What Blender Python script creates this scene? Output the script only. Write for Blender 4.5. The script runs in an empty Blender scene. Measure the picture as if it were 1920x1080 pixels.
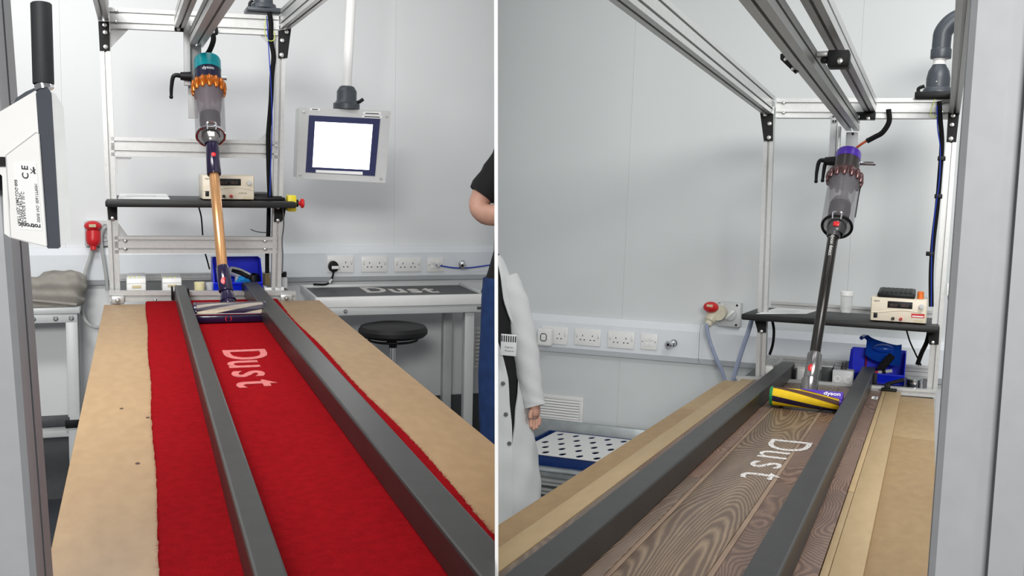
import bpy, bmesh, math, random
from mathutils import Vector as V, Matrix
random.seed(7)
sc = bpy.context.scene
col = sc.collection
pi = math.pi
# ------------------------------------------------------------ camera
F = 2000.0                                   # focal length in pixels of a 1920x1080 frame
CAM = V((0, 0, 1.55)); PITCH = math.atan2(167, F)
RT = V((1, 0, 0)); FW = V((0, math.cos(PITCH), -math.sin(PITCH))); UP = V((0, math.sin(PITCH), math.cos(PITCH)))
cd = bpy.data.cameras.new('camera'); cam = bpy.data.objects.new('camera', cd); col.objects.link(cam)
cd.sensor_width = 36; cd.lens = F / 1920 * 36; cd.clip_start = 0.02
m = Matrix((RT, UP, -FW)).transposed().to_4x4(); m.translation = CAM; cam.matrix_world = m
sc.camera = cam
# ------------------------------------------------------------ light
wd = bpy.data.worlds.new('world'); sc.world = wd; wd.use_nodes = True
wd.node_tree.nodes['Background'].inputs[0].default_value = (0.97, 0.985, 1.0, 1)
wd.node_tree.nodes['Background'].inputs[1].default_value = 0.22
def area(name, loc, tgt, sx, sy, power, colr=(1, 1, 1)):
    l = bpy.data.lights.new(name, 'AREA'); l.shape = 'RECTANGLE'; l.size = sx; l.size_y = sy; l.energy = power; l.color = colr
    o = bpy.data.objects.new(name, l); col.objects.link(o); o.location = loc
    o.rotation_euler = (V(tgt) - V(loc)).to_track_quat('-Z', 'Y').to_euler(); return o
area('area_lamp', (0, -5.0, 3.35), (0, 5.0, 1.2), 2.2, 1.0, 285, (1, .985, .96))
area('area_lamp', (-1.5, 2.6, 3.2), (-1.5, 2.9, 0), 1.2, 0.6, 50)
area('area_lamp', (1.6, 2.6, 3.2), (1.6, 2.9, 0), 1.2, 0.6, 42)
area('area_lamp', (-1.6, 4.3, 3.2), (-1.6, 4.9, 0), 1.6, 0.5, 7)  # added wall washer, brightens the left bay's wall from out of view
area('area_lamp', (1.6, 4.1, 3.2), (1.6, 4.7, 0), 1.6, 0.5, 6)  # same added washer for the right bay's wall
vs = sc.view_settings
vs.view_transform = 'Standard'; vs.look = 'None'; vs.gamma = 1; vs.exposure = 0.42; vs.use_curve_mapping = False

# ------------------------------------------------------------ helpers
def ray(u, v): return FW + RT * ((u - 960) / F) - UP * ((v - 540) / F)
def W(u, v, z): return CAM + ray(u, v) * z
def cw(a, b, c): return RT * a + UP * b + FW * c
PN = (RT + FW * (29.5 / F)).normalized()     # normal of the partition panel
TH = 0.0024
class Bay:                                   # one test bay: x along the wall, y away from the camera, z up
    def __init__(s, o, ex, ey, side):
        s.ey = ey.normalized(); s.ex = (ex - s.ey * ex.dot(s.ey)).normalized(); s.ez = s.ex.cross(s.ey)
        s.o = o; s.side = side
        s.R = Matrix((s.ex, s.ey, s.ez)).transposed()
        s.Ri = s.R.transposed()
        s.c = s.l(CAM)
    def w(s, p): return s.o + s.R @ V(p)
    def l(s, p): return s.Ri @ (p - s.o)
    def px(s, u, v, x=None, y=None, z=None):
        d = s.Ri @ ray(u, v)
        i, k = (0, x) if x is not None else ((1, y) if y is not None else (2, z))
        t = (k - s.c[i]) / d[i]
        return s.c + d * t
    def pz(s, u, v, depth): return s.l(W(u, v, depth))
LB = Bay(W(400, 567, 4.4), cw(1, .0191, .3485), cw(-.351, .1285, 1), -1)
RB = Bay(W(1550, 730, 4.4), cw(1, -.0624, -.3906), cw(.393, .0385, 1), 1)

X, Y, Z = V((1, 0, 0)), V((0, 1, 0)), V((0, 0, 1))
def perp(d, side):
    d = d.normalized(); a = side - d * side.dot(d)
    if a.length < 1e-6: a = d.orthogonal()
    a.normalize(); return d, a, d.cross(a)
def spline(pts, n=6):
    P = [V(p) for p in pts]
    if len(P) < 3: return P
    P = [P[0] * 2 - P[1]] + P + [P[-1] * 2 - P[-2]]; out = []
    for i in range(1, len(P) - 2):
        p0, p1, p2, p3 = P[i-1:i+3]
        for k in range(n):
            t = k / n
            out.append(0.5 * ((2*p1) + (p2-p0)*t + (2*p0-5*p1+4*p2-p3)*t*t + (3*p1-p0-3*p2+p3)*t**3))
    out.append(P[-2]); return out
class MB:
    def __init__(s): s.v = []; s.f = []
    def add(s, vs_, fs):
        n = len(s.v); s.v += [V(p) for p in vs_]; s.f += [tuple(i + n for i in f) for f in fs]; return s
    def box(s, a, b):
        (x0, y0, z0), (x1, y1, z1) = a, b
        x0, x1 = sorted((x0, x1)); y0, y1 = sorted((y0, y1)); z0, z1 = sorted((z0, z1))
        return s.add([(x0,y0,z0),(x1,y0,z0),(x1,y1,z0),(x0,y1,z0),(x0,y0,z1),(x1,y0,z1),(x1,y1,z1),(x0,y1,z1)],
                     [(3,2,1,0),(4,5,6,7),(0,1,5,4),(1,2,6,5),(2,3,7,6),(3,0,4,7)])
    def rbox(s, a, b, r=.003, seg=2, M=None):
        a = V(a); b = V(b); c = (a + b) / 2; sz = V([abs(q) for q in (b - a)])
        bm = bmesh.new(); bmesh.ops.create_cube(bm, size=1); bmesh.ops.scale(bm, vec=sz, verts=bm.verts)
        r = min(r, min(sz) * .48)
        bmesh.ops.bevel(bm, geom=bm.edges[:], offset=r, segments=seg, affect='EDGES', profile=.5)
        bm.verts.index_update()
        vs_ = [(c + ((M @ q.co) if M else q.co)) for q in bm.verts]
        fs = [[q.index for q in f.verts] for f in bm.faces]; bm.free(); return s.add(vs_, fs)
    def prof(s, p0, p1, poly, side):
        p0 = V(p0); p1 = V(p1); d, a, b = perp(p1 - p0, side); n = len(poly)
        vs_ = [p0 + a*q[0] + b*q[1] for q in poly] + [p1 + a*q[0] + b*q[1] for q in poly]
        fs = [(i, (i+1) % n, n + (i+1) % n, n + i) for i in range(n)]
        return s.add(vs_, fs + [tuple(range(n))[::-1], tuple(range(n, 2*n))])
    def bar(s, p0, p1, w, h, side=X, r=0):
        q = [(-w/2,-h/2),(w/2,-h/2),(w/2,h/2),(-w/2,h/2)]
        if r: q = [(-w/2+r,-h/2),(w/2-r,-h/2),(w/2,-h/2+r),(w/2,h/2-r),(w/2-r,h/2),(-w/2+r,h/2),(-w/2,h/2-r),(-w/2,-h/2+r)]
        return s.prof(p0, p1, q, side)
    def slot(s, p0, p1, w, h, side, sw=.008, sd=.009):    # slotted aluminium extrusion
        def edge(L):
            n = max(1, round(L / .042)); o = []
            for k in range(n):
                c = -L/2 + L * (k + .5) / n; o += [(c - sw/2, 0), (c - sw/2, .004), (c - .0065, .004), (c - .0065, .013), (c + .0065, .013), (c + .0065, .004), (c + sw/2, .004), (c + sw/2, 0)]
            return o
        q = [(-w/2, -h/2)] + [(t, -h/2 + e) for t, e in edge(w)] + [(w/2, -h/2)] + [(w/2 - e, t) for t, e in edge(h)] + [(w/2, h/2)]
        q += [(-t, h/2 - e) for t, e in edge(w)] + [(-w/2, h/2)] + [(-w/2 + e, -t) for t, e in edge(h)]
        return s.prof(p0, p1, q, side)
    def cyl(s, p0, p1, r0, r1=None, n=20, cap=True):
        r1 = r0 if r1 is None else r1; p0 = V(p0); p1 = V(p1); d, a, b = perp(p1 - p0, X if abs((p1-p0).normalized().x) < .9 else Y)
        A = [(math.cos(2*pi*i/n), math.sin(2*pi*i/n)) for i in range(n)]
        vs_ = [p0 + (a*c + b*e)*r0 for c, e in A] + [p1 + (a*c + b*e)*r1 for c, e in A]
        fs = [(i, (i+1) % n, n + (i+1) % n, n + i) for i in range(n)]
        if cap: fs += [tuple(range(n))[::-1], tuple(range(n, 2*n))]
        return s.add(vs_, fs)
    def lathe(s, prof, o, axis, n=28, close=False):       # prof: (radius, height along axis)
        o = V(o); d, a, b = perp(V(axis), X if abs(V(axis).normalized().x) < .9 else Y); m_ = len(prof); vs_ = []
        for r, h in prof: vs_ += [o + d*h + (a*math.cos(2*pi*i/n) + b*math.sin(2*pi*i/n))*max(r, 1e-5) for i in range(n)]
        fs = [(k*n+i, k*n+(i+1) % n, (k+1)*n+(i+1) % n, (k+1)*n+i) for k in range(m_-1) for i in range(n)]
        if close: fs += [((m_-1)*n+i, (m_-1)*n+(i+1) % n, (i+1) % n, i) for i in range(n)]
        return s.add(vs_, fs)
    def tube(s, pts, r, n=8, sm=6, rs=None):
        P = spline(pts, sm) if sm else [V(p) for p in pts]; k = len(P); a = None; vs_ = []
        for i, p in enumerate(P):
            d = (P[min(i+1, k-1)] - P[max(i-1, 0)])
            d, a, b = perp(d, a if a is not None else (X if abs(d.normalized().x) < .9 else Y))
            rr = r if rs is None else rs[0] + (rs[1]-rs[0]) * i / (k-1)
            vs_ += [p + (a*math.cos(2*pi*j/n) + b*math.sin(2*pi*j/n))*rr for j in range(n)]
        fs = [(i*n+j, i*n+(j+1) % n, (i+1)*n+(j+1) % n, (i+1)*n+j) for i in range(k-1) for j in range(n)]
        return s.add(vs_, fs + [tuple(range(n))[::-1], tuple(range((k-1)*n, k*n))])
    def loft(s, rings, cap=True):
        n = len(rings[0]); vs_ = [p for r in rings for p in r]; k = len(rings)
        fs = [(i*n+j, i*n+(j+1) % n, (i+1)*n+(j+1) % n, (i+1)*n+j) for i in range(k-1) for j in range(n)]
        if cap: fs += [tuple(range(n))[::-1], tuple(range((k-1)*n, k*n))]
        return s.add(vs_, fs)
    def torus(s, c, axis, R_, r, n=32, m_=10):
        d, a, b = perp(V(axis), X if abs(V(axis).normalized().x) < .9 else Y); c = V(c); vs_ = []
        for i in range(n):
            e = a*math.cos(2*pi*i/n) + b*math.sin(2*pi*i/n)
            vs_ += [c + e*(R_ + r*math.cos(2*pi*j/m_)) + d*(r*math.sin(2*pi*j/m_)) for j in range(m_)]
        return s.add(vs_, [(i*m_+j, ((i+1) % n)*m_+j, ((i+1) % n)*m_+(j+1) % m_, i*m_+(j+1) % m_) for i in range(n) for j in range(m_)])
    def ball(s, c, r, n=16, m_=10):
        c = V(c); r = V(r) if not isinstance(r, (int, float)) else V((r, r, r)); vs_ = []
        for i in range(m_ + 1):
            t = pi * i / m_
            vs_ += [c + V((r.x*math.sin(t)*math.cos(2*pi*j/n), r.y*math.sin(t)*math.sin(2*pi*j/n), r.z*math.cos(t))) for j in range(n)]
        return s.add(vs_, [(i*n+j, (i+1)*n+j, (i+1)*n+(j+1) % n, i*n+(j+1) % n) for i in range(m_) for j in range(n)])
    def poly(s, pts, off):                                 # outline + thickness vector
        n = len(pts); off = V(off); vs_ = [V(p) for p in pts] + [V(p) + off for p in pts]
        return s.add(vs_, [tuple(range(n)), tuple(range(n, 2*n))[::-1]] + [(i, n+i, n+(i+1) % n, (i+1) % n) for i in range(n)])
    def text(s, body, o, xd, yd, h, depth=.0004, stretch=1, bold=0):
        c = bpy.data.curves.new('t', 'FONT'); c.body = body; c.size = 1; c.resolution_u = 4; c.offset = bold; c.extrude = 0
        ob = bpy.data.objects.new('t', c); me = bpy.data.meshes.new_from_object(ob)
        o = V(o); xd = V(xd).normalized(); yd = V(yd).normalized(); nd = xd.cross(yd)
        bm = bmesh.new(); bm.from_mesh(me)
        r = bmesh.ops.extrude_face_region(bm, geom=bm.faces[:])
        for q in r['geom']:
            if isinstance(q, bmesh.types.BMVert): q.co.z += 1
        bm.verts.index_update()
        vs_ = [o + xd*(q.co.x*h*stretch) + yd*(q.co.y*h) + nd*(q.co.z*depth) for q in bm.verts]
        fs = [[q.index for q in f.verts] for f in bm.faces]
        bm.free(); bpy.data.objects.remove(ob); bpy.data.meshes.remove(me); bpy.data.curves.remove(c)
        return s.add(vs_, fs)
    def xf(s, fn): s.v = [fn(p) for p in s.v]; return s
def mesh(name, mb, bay, base, mat, smooth=True, ang=35):
    me = bpy.data.meshes.new(name); me.from_pydata([p - base for p in mb.v], [], mb.f); 
    bm = bmesh.new(); bm.from_mesh(me)
    bmesh.ops.recalc_face_normals(bm, faces=bm.faces[:])
    pn = bay.Ri @ PN * bay.side; pc = bay.l(CAM + PN * (TH * bay.side)) - base
    if any((q.co - pc).dot(pn) < 0 for q in bm.verts):      # stop at the partition panel
        r = bmesh.ops.bisect_plane(bm, geom=bm.verts[:]+bm.edges[:]+bm.faces[:], plane_co=pc, plane_no=pn, clear_inner=True)
        ed = [g for g in r['geom_cut'] if isinstance(g, bmesh.types.BMEdge)]
        if ed:
            try: bmesh.ops.edgeloop_fill(bm, edges=ed)
            except Exception: pass
    bm.to_mesh(me); bm.free()
    if smooth:
        me.polygons.foreach_set('use_smooth', [True] * len(me.polygons)); me.set_sharp_from_angle(angle=math.radians(ang))
    me.materials.append(mat); return me
def tag(o, label=None, cat=None, group=None, kind=None):
    for k, q in (('label', label), ('category', cat), ('group', group), ('kind', kind)):
        if q: o[k] = q
    return o
class Thing:
    def __init__(s, bay, name, label=None, cat=None, base=(0, 0, 0), group=None, kind=None):
        s.b = bay; s.base = V(base); s.o = bpy.data.objects.new(name, None); col.objects.link(s.o)
        s.o.empty_display_size = .05
        mw = bay.R.to_4x4(); mw.translation = bay.w(s.base); s.o.matrix_world = mw
        tag(s.o, label, cat, group, kind)
    def part(s, name, mb, mat, parent=None, label=None, kind=None, smooth=True, ang=35):
        me = mesh(name, mb, s.b, s.base, mat, smooth, ang); o = bpy.data.objects.new(name, me); col.objects.link(o)
        o.parent = parent or s.o; tag(o, label, kind=kind); return o
def single(bay, name, mb, mat, label=None, cat=None, group=None, kind=None, smooth=True, ang=35):
    lo = V([min(p[i] for p in mb.v) for i in range(3)]); hi = V([max(p[i] for p in mb.v) for i in range(3)])
    base = V(((lo.x+hi.x)/2, (lo.y+hi.y)/2, lo.z))
    o = bpy.data.objects.new(name, mesh(name, mb, bay, base, mat, smooth, ang)); col.objects.link(o)
    mw = bay.R.to_4x4(); mw.translation = bay.w(base); o.matrix_world = mw
    return tag(o, label, cat, group, kind)
# ------------------------------------------------------------ materials
def lin(c):
    f = lambda q: q/12.92 if q <= .04045 else ((q+.055)/1.055)**2.4
    return tuple(f(q/255) for q in c) + (1,)
MATS = {}
def mat(name, rgb, rough=.5, metal=0, var=.06, scale=30, bump=0, bscale=None, alpha=1, trans=0, emit=0, stretch=None, ior=1.45, coat=0, spec=.5):
    if name in MATS: return MATS[name]
    m_ = bpy.data.materials.new(name); m_.use_nodes = True; nt = m_.node_tree; b = nt.nodes['Principled BSDF']; L = nt.links
    tc = nt.nodes.new('ShaderNodeTexCoord'); mp = nt.nodes.new('ShaderNodeMapping'); L.new(tc.outputs['Object'], mp.inputs[0])
    if stretch: mp.inputs['Scale'].default_value = stretch
    nz = nt.nodes.new('ShaderNodeTexNoise'); nz.inputs['Scale'].default_value = scale; nz.inputs['Detail'].default_value = 4
    L.new(mp.outputs[0], nz.inputs['Vector'])
    rp = nt.nodes.new('ShaderNodeValToRGB'); c = lin(rgb)
    rp.color_ramp.elements[0].position = .3; rp.color_ramp.elements[1].position = .7
    rp.color_ramp.elements[0].color = tuple(q*(1-var) for q in c[:3]) + (1,); rp.color_ramp.elements[1].color = tuple(min(1, q*(1+var)) for q in c[:3]) + (1,)
    L.new(nz.outputs['Fac'], rp.inputs[0]); L.new(rp.outputs[0], b.inputs['Base Color'])
    b.inputs['Roughness'].default_value = rough; b.inputs['Metallic'].default_value = metal; b.inputs['IOR'].default_value = ior
    b.inputs['Alpha'].default_value = alpha; b.inputs['Specular IOR Level'].default_value = spec; b.inputs['Transmission Weight'].default_value = trans; b.inputs['Coat Weight'].default_value = coat
    if emit:
        L.new(rp.outputs[0], b.inputs['Emission Color']); b.inputs['Emission Strength'].default_value = emit
    if bump:
        n2 = nt.nodes.new('ShaderNodeTexNoise'); n2.inputs['Scale'].default_value = bscale or scale*4; n2.inputs['Detail'].default_value = 3
        L.new(mp.outputs[0], n2.inputs['Vector'])
        bp = nt.nodes.new('ShaderNodeBump'); bp.inputs['Strength'].default_value = bump; bp.inputs['Distance'].default_value = .004
        L.new(n2.outputs['Fac'], bp.inputs['Height']); L.new(bp.outputs[0], b.inputs['Normal'])
    MATS[name] = m_; return m_
def wood(name, dark, light, lines=0, lo=.5, stretch=(1, 1, 1), rough=.5, lw=.5, rp0=.32, rp1=.72):
    m_ = mat(name, light, rough); nt = m_.node_tree; L = nt.links; b = nt.nodes['Principled BSDF']; N = nt.nodes.new
    mp = [n for n in nt.nodes if n.type == 'MAPPING'][0]; mp.inputs['Scale'].default_value = stretch
    fine = N('ShaderNodeTexNoise'); fine.inputs['Scale'].default_value = 38; fine.inputs['Detail'].default_value = 5; L.new(mp.outputs[0], fine.inputs['Vector'])
    big = N('ShaderNodeTexNoise'); big.inputs['Scale'].default_value = lo; big.inputs['Detail'].default_value = 1.8; big.inputs['Roughness'].default_value = .35; L.new(mp.outputs[0], big.inputs['Vector'])
    mx = N('ShaderNodeMix'); mx.data_type = 'FLOAT'; mx.inputs[0].default_value = lw
    if lines:                                            # growth rings as level lines of a stretched noise
        k = N('ShaderNodeMath'); k.operation = 'MULTIPLY'; k.inputs[1].default_value = lines; L.new(big.outputs['Fac'], k.inputs[0])
        f2 = N('ShaderNodeTexNoise'); f2.inputs['Scale'].default_value = 26; f2.inputs['Detail'].default_value = 3; L.new(mp.outputs[0], f2.inputs['Vector'])
        k0 = k; k = N('ShaderNodeMath'); k.operation = 'MULTIPLY_ADD'; k.inputs[1].default_value = 3.2; L.new(f2.outputs['Fac'], k.inputs[0]); L.new(k0.outputs[0], k.inputs[2])
        pp = N('ShaderNodeMath'); pp.operation = 'PINGPONG'; pp.inputs[1].default_value = 1; L.new(k.outputs[0], pp.inputs[0])
        L.new(pp.outputs[0], mx.inputs[3])
    else: L.new(big.outputs['Fac'], mx.inputs[3])
    L.new(fine.outputs['Fac'], mx.inputs[2])
    rp = N('ShaderNodeValToRGB'); e = rp.color_ramp.elements
    e[0].position = rp0; e[0].color = lin(dark); e[1].position = rp1; e[1].color = lin(light)
    L.new(mx.outputs[0], rp.inputs[0]); L.new(rp.outputs[0], b.inputs['Base Color'])
    bp = N('ShaderNodeBump'); bp.inputs['Strength'].default_value = .12; bp.inputs['Distance'].default_value = .002
    L.new(mx.outputs[0], bp.inputs['Height']); L.new(bp.outputs[0], b.inputs['Normal']); return m_
WALL = mat('wall_paint', (222, 224, 225), .35, var=.012, scale=3)
WALLR = mat('wall_paint_dim', (206, 210, 210), .35, var=.012, scale=3)  # right bay's dimmer exposure put into its wall colour
TRUNK = mat('trunking_plastic', (222, 226, 230), .3, var=.01)
WHITE = mat('white_plastic', (232, 232, 230), .35, var=.015)
OFFW = mat('cream_plastic', (222, 212, 192), .4, var=.02)
GREYP = mat('light_grey_plastic', (196, 198, 198), .4, var=.02)
ALU = mat('brushed_aluminium', (190, 191, 190), .36, .5, var=.05, scale=60)
STEEL = mat('dark_mill_steel', (52, 52, 51), .38, .4, var=.14, scale=14, bump=.04)
CHROME = mat('chrome', (215, 215, 218), .12, 1, var=.02)
BOLT = mat('zinc_bolt', (190, 190, 188), .25, .9, var=.05)
BLACK = mat('black_plastic', (20, 20, 22), .45, var=.1, spec=.3)
BLKM = mat('black_coated_metal', (20, 21, 22), .5, .0, var=.12, scale=50, spec=.25)
RUB = mat('black_rubber', (15, 15, 16), .7, var=.1, spec=.2)
SHELF = mat('black_shelf_laminate', (18, 19, 20), .5, var=.15, scale=80, bump=.05)
DGREY = mat('slate_grey_plastic', (62, 68, 74), .38, var=.06)
RED = mat('red_plastic', (200, 34, 40), .35, var=.05)
YEL = mat('yellow_plastic', (225, 205, 40), .4, var=.05)
BLUEB = mat('blue_plastic', (12, 38, 215), .35, var=.08)
BLUEC = mat('blue_cable_sheath', (30, 60, 170), .4, var=.05)
BLUET = mat('translucent_blue_plastic', (20, 70, 170), .25, var=.08)
PLY = wood('plywood', (152, 121, 82), (172, 141, 100), 0, 3, (1, .45, 1), .5)
PLYR = wood('aged_plywood', (138, 110, 72), (162, 134, 92), 0, 3, (1, .45, 1), .5)
PLYR2 = wood('pale_plywood', (150, 124, 86), (174, 148, 108), 0, 3, (1, .45, 1), .5)
MDF = wood('pale_board', (164, 139, 99), (182, 157, 117), 0, 3, (1, .3, 1), .5)
OAK = wood('dark_oak', (94, 75, 60), (158, 136, 110), 260, 2.6, (1, .15, 1), .36, .45, .40, .92)
OAK2 = wood('reddish_oak', (94, 70, 57), (146, 116, 97), 130, 5, (1, .3, 1), .4, .5, .4, .9)
OAK3 = wood('grey_oak', (102, 84, 70), (146, 126, 108), 130, 5, (1, .2, 1), .45, .4, .4, .9)
OAKE = wood('pale_oak_edge', (120, 98, 80), (158, 134, 112), 0, 5, (1, .2, 1), .5)  # paler tone for the strips along the plank joints
CARPET = mat('red_carpet', (146, 14, 22), 1, var=.12, scale=55, bump=.8, bscale=420, spec=.05)
FLOOR = mat('dark_floor', (58, 62, 68), .5, var=.15, scale=4)
PAPER = mat('paper', (235, 236, 236), .7, var=.01)
INK = mat('ink', (45, 45, 48), .6)
GLASSP = mat('clear_plastic', (130, 126, 132), .06, alpha=.2, var=.02)
SCREEN = mat('lit_screen', (255, 255, 255), .3, emit=2.2, var=0)
NAVY = mat('dark_navy_bezel', (34, 40, 84), .3, var=.05)
PURD = mat('deep_purple_plastic', (30, 20, 52), .2, var=.05, coat=.3)
PURP = mat('violet_plastic', (80, 48, 165), .28, var=.05)
TEAL = mat('teal_plastic', (0, 150, 160), .3, var=.05)
COPPER = mat('copper_plastic', (196, 108, 34), .22, .5, var=.08)
GOLD = mat('copper_tube', (206, 156, 108), .25, .6, var=.04)
NICK = mat('nickel_plastic', (132, 130, 130), .22, .85, var=.05)
GUN = mat('gunmetal_plastic', (84, 84, 86), .3, .5, var=.08)
TUBEB = mat('dark_tube', (52, 50, 48), .25, .6, var=.05)
SKIN = mat('skin', (205, 158, 138), .5, var=.06, scale=25, bump=.05)
SHIRT = mat('black_cotton', (22, 22, 24), .85, var=.12, scale=40, bump=.2)
JEANS = mat('blue_denim', (30, 58, 108), .85, var=.22, scale=18, bump=.3, bscale=300)
COAT = mat('white_cotton', (212, 214, 214), .8, var=.04, scale=6, bump=.1, bscale=30)
CLOTH = mat('grey_canvas', (150, 146, 138), .9, var=.08, scale=20, bump=.3, bscale=200)
GALV = mat('galvanised_metal', (170, 176, 178), .35, .6, var=.14, scale=14)
BLUEBOX = mat('navy_blue_plastic', (14, 48, 110), .4, var=.06)
GREYT = mat('grey_painted_metal', (200, 203, 203), .4, .1, var=.02)
GREYD = mat('dark_grey_panel', (70, 72, 74), .5, var=.08)
BRISTLE = mat('roller_pile', (196, 186, 164), .7, var=.1, scale=90)
YROLL = mat('yellow_felt', (228, 190, 18), .7, var=.06, scale=60)
BROWN = mat('brown_felt', (78, 50, 40), .7, var=.1)
GREEN = mat('green_plastic', (30, 130, 75), .35)
ORANGE = mat('orange_plastic', (222, 112, 40), .45)
TAN = mat('aged_label', (200, 186, 150), .5)
DUSTM = mat('white_powder', (228, 224, 220), .95, var=.05, scale=120)
REDUST = mat('powder_in_pile', (204, 114, 112), .95, var=.16, scale=60)
for mm, thr in ((DUSTM, .45), (REDUST, .36)):             # powder is patchy: holes follow its own noise
    nt = mm.node_tree; n = nt.nodes.new('ShaderNodeTexNoise'); n.inputs['Scale'].default_value = 190; n.inputs['Detail'].default_value = 3
    tc = [q for q in nt.nodes if q.type == 'TEX_COORD'][0]; nt.links.new(tc.outputs['Object'], n.inputs['Vector'])
    g = nt.nodes.new('ShaderNodeMath'); g.operation = 'GREATER_THAN'; g.inputs[1].default_value = thr
    nt.links.new(n.outputs['Fac'], g.inputs[0]); nt.links.new(g.outputs[0], nt.nodes['Principled BSDF'].inputs['Alpha'])

# ------------------------------------------------------------ the setting
def zfloor(bay, p):                                       # local z of the world floor below a local point
    w = bay.w(p); return p[2] - w.z / bay.ez.z
ZL, ZR = zfloor(LB, (0, 0, 0)), zfloor(RB, (0, 0, 0))
YWL = LB.pz(700, 490, 5.95).y
YWR = RB.pz(1200, 640, 5.8).y
WB = Bay(V((0, 0, 0)), V((1, 0, 0)), V((0, 1, 0)), 1)     # world axes
fl = MB().box((-4, -1, -.05), (4, 8, 0))
me = bpy.data.meshes.new('floor'); me.from_pydata(fl.v, [], fl.f); me.materials.append(FLOOR)
o = bpy.data.objects.new('floor', me); col.objects.link(o); tag(o, kind='structure')
# partition panel between the two bays, seen edge-on
pm = MB(); d0 = (FW - RT * (29.5 / F)); d0.z = 0; d0.normalize(); pnh = V((PN.x, PN.y, 0)).normalized()
q = [CAM + d0 * 1.42, CAM + d0 * 6.28]
for t in (-.00235, .00235): pm.v += [V((p.x, p.y, 0)) + pnh * t for p in q] + [V((p.x, p.y, 3.1)) + pnh * t for p in q]
pm.f = [(0,1,3,2),(4,6,7,5),(0,2,6,4),(1,5,7,3),(2,3,7,6),(0,4,5,1)]
me = bpy.data.meshes.new('wall_partition'); me.from_pydata(pm.v, [], pm.f); me.materials.append(mat('partition_white', (245, 246, 246), .4, var=.005))
o = bpy.data.objects.new('wall_partition', me); col.objects.link(o); tag(o, kind='structure')
def wall(bay, name, y, joints, x0, x1, mt, zf):
    t = Thing(bay, name, base=(0, y, zf), kind='structure')
    t.part('backing', MB().box((x0, y+.012, zf-.3), (x1, y+.05, 2.6)), WHITE)
    js = [x0] + joints + [x1]
    for a, b in zip(js, js[1:]): t.part('wall_panel', MB().box((a+.0003, y, zf-.3), (b-.0003, y+.012, 2.6)), mt)
    return t
jl = [LB.px(740, 300, y=YWL).x - 1.7, LB.px(740, 300, y=YWL).x]
wall(LB, 'wall_left', YWL, jl, -2.4, 2.4, WALL, ZL)
jr = [RB.px(1180, 300, y=YWR).x, RB.px(1616, 80, y=YWR).x]
wall(RB, 'wall_right', YWR, jr, -2.6, 2.2, WALLR, ZR)
def trunking(bay, name, y, z0, z1, x0, x1, cuts):
    t = Thing(bay, name, base=((x0+x1)/2, y, z0), kind='structure'); d = .055; zt = z1 + (z1-z0)*.28; zb = z0 - (z1-z0)*.22
    poly = [(0, zb), (d*.55, zb), (d, z0), (d, z1), (d*.6, zt), (0, zt)]
    js = [x0] + cuts + [x1]
    for a, b in zip(js, js[1:]):
        t.part('trunking_cover', MB().prof((a+.001, y, 0), (b-.001, y, 0), [(-p[0], p[1]) for p in poly], Y), TRUNK, ang=20)
    return y - d
zt0 = LB.px(740, 517, y=YWL-.055).z; zt1 = LB.px(740, 474, y=YWL-.055).z
YSL = trunking(LB, 'trim_1', YWL, zt0, zt1, -2.3, 2.3, [])
zt0 = RB.px(1160, 660, y=YWR-.055).z; zt1 = RB.px(1160, 612, y=YWR-.055).z
YSR = trunking(RB, 'trim_2', YWR, zt0, zt1, -2.5, 2.1, [RB.px(1311, 640, y=YWR-.055).x])
single(LB, 'baseboard_left', MB().box((-2.3, YWL-.02, ZL-.2), (2.3, YWL, LB.px(800, 742, y=YWL).z)), GREYD, kind='structure')

def rect(bay, u0, v0, u1, v1, y):                         # pixel rectangle on a plane parallel to the wall -> x0,z0,x1,z1
    a = bay.px((u0), (v0+v1)/2, y=y); b = bay.px(u1, (v0+v1)/2, y=y); c = bay.px((u0+u1)/2, v1, y=y); d = bay.px((u0+u1)/2, v0, y=y)
    return a.x, c.z, b.x, d.z
def socket(bay, y, r, label, kind='double', group=None):
    x0, z0, x1, z1 = r; w = x1-x0; h = z1-z0
    t = Thing(bay, 'wall_socket', label, 'socket', ((x0+x1)/2, y, z0), group)
    t.part('faceplate', MB().rbox((x0, y-.009, z0), (x1, y, z1), .003), WHITE)
    n = 2 if kind == 'double' else 1
    if kind == 'data':
        for i in range(2):
            for k in range(2):
                cx = x0+w*(.36+.28*i); cz = z0+h*(.34+.32*k)
                t.part('module', MB().rbox((cx-w*.12, y-.0115, cz-h*.13), (cx+w*.12, y-.008, cz+h*.13), .002), WHITE)
        for i in (.12, .88): t.part('screw', MB().cyl((x0+w*i, y-.0105, z0+h*.5), (x0+w*i, y-.008, z0+h*.5), .0035, n=10), BOLT)
        return t
    for i in range(n):
        cx = x0 + w*(.5 if n == 1 else (.31, .69)[i]); e = .0007
        for dx, dz, a, b in ((0, .12, .004, .0085), (-.011, -.14, .0075, .005), (.011, -.14, .0075, .005)):
            t.part('pin_hole', MB().box((cx+dx-a/2, y-.009-e, z0+h*(.48+dz)-b/2), (cx+dx+a/2, y-.0085, z0+h*(.48+dz)+b/2)), BLACK)
    for i in (.09, .91):
        t.part('rocker_switch', MB().rbox((x0+w*i-.0055, y-.0125, z0+h*.58), (x0+w*i+.0055, y-.008, z0+h*.82), .002), WHITE)
        t.part('screw', MB().cyl((x0+w*i, y-.0098, z0+h*.5), (x0+w*i, y-.008, z0+h*.5), .003, n=10), BOLT)
    return t
GS = 'twin sockets on the wall trunking'
socket(LB, YSL, rect(LB, 613, 479, 663, 511, YSL), 'white twin wall socket with a black plug in it, above the black-topped desk', group=GS)
socket(LB, YSL, rect(LB, 677, 481, 726, 510, YSL), 'empty white twin wall socket next to the one with the black plug', group=GS)
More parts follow.
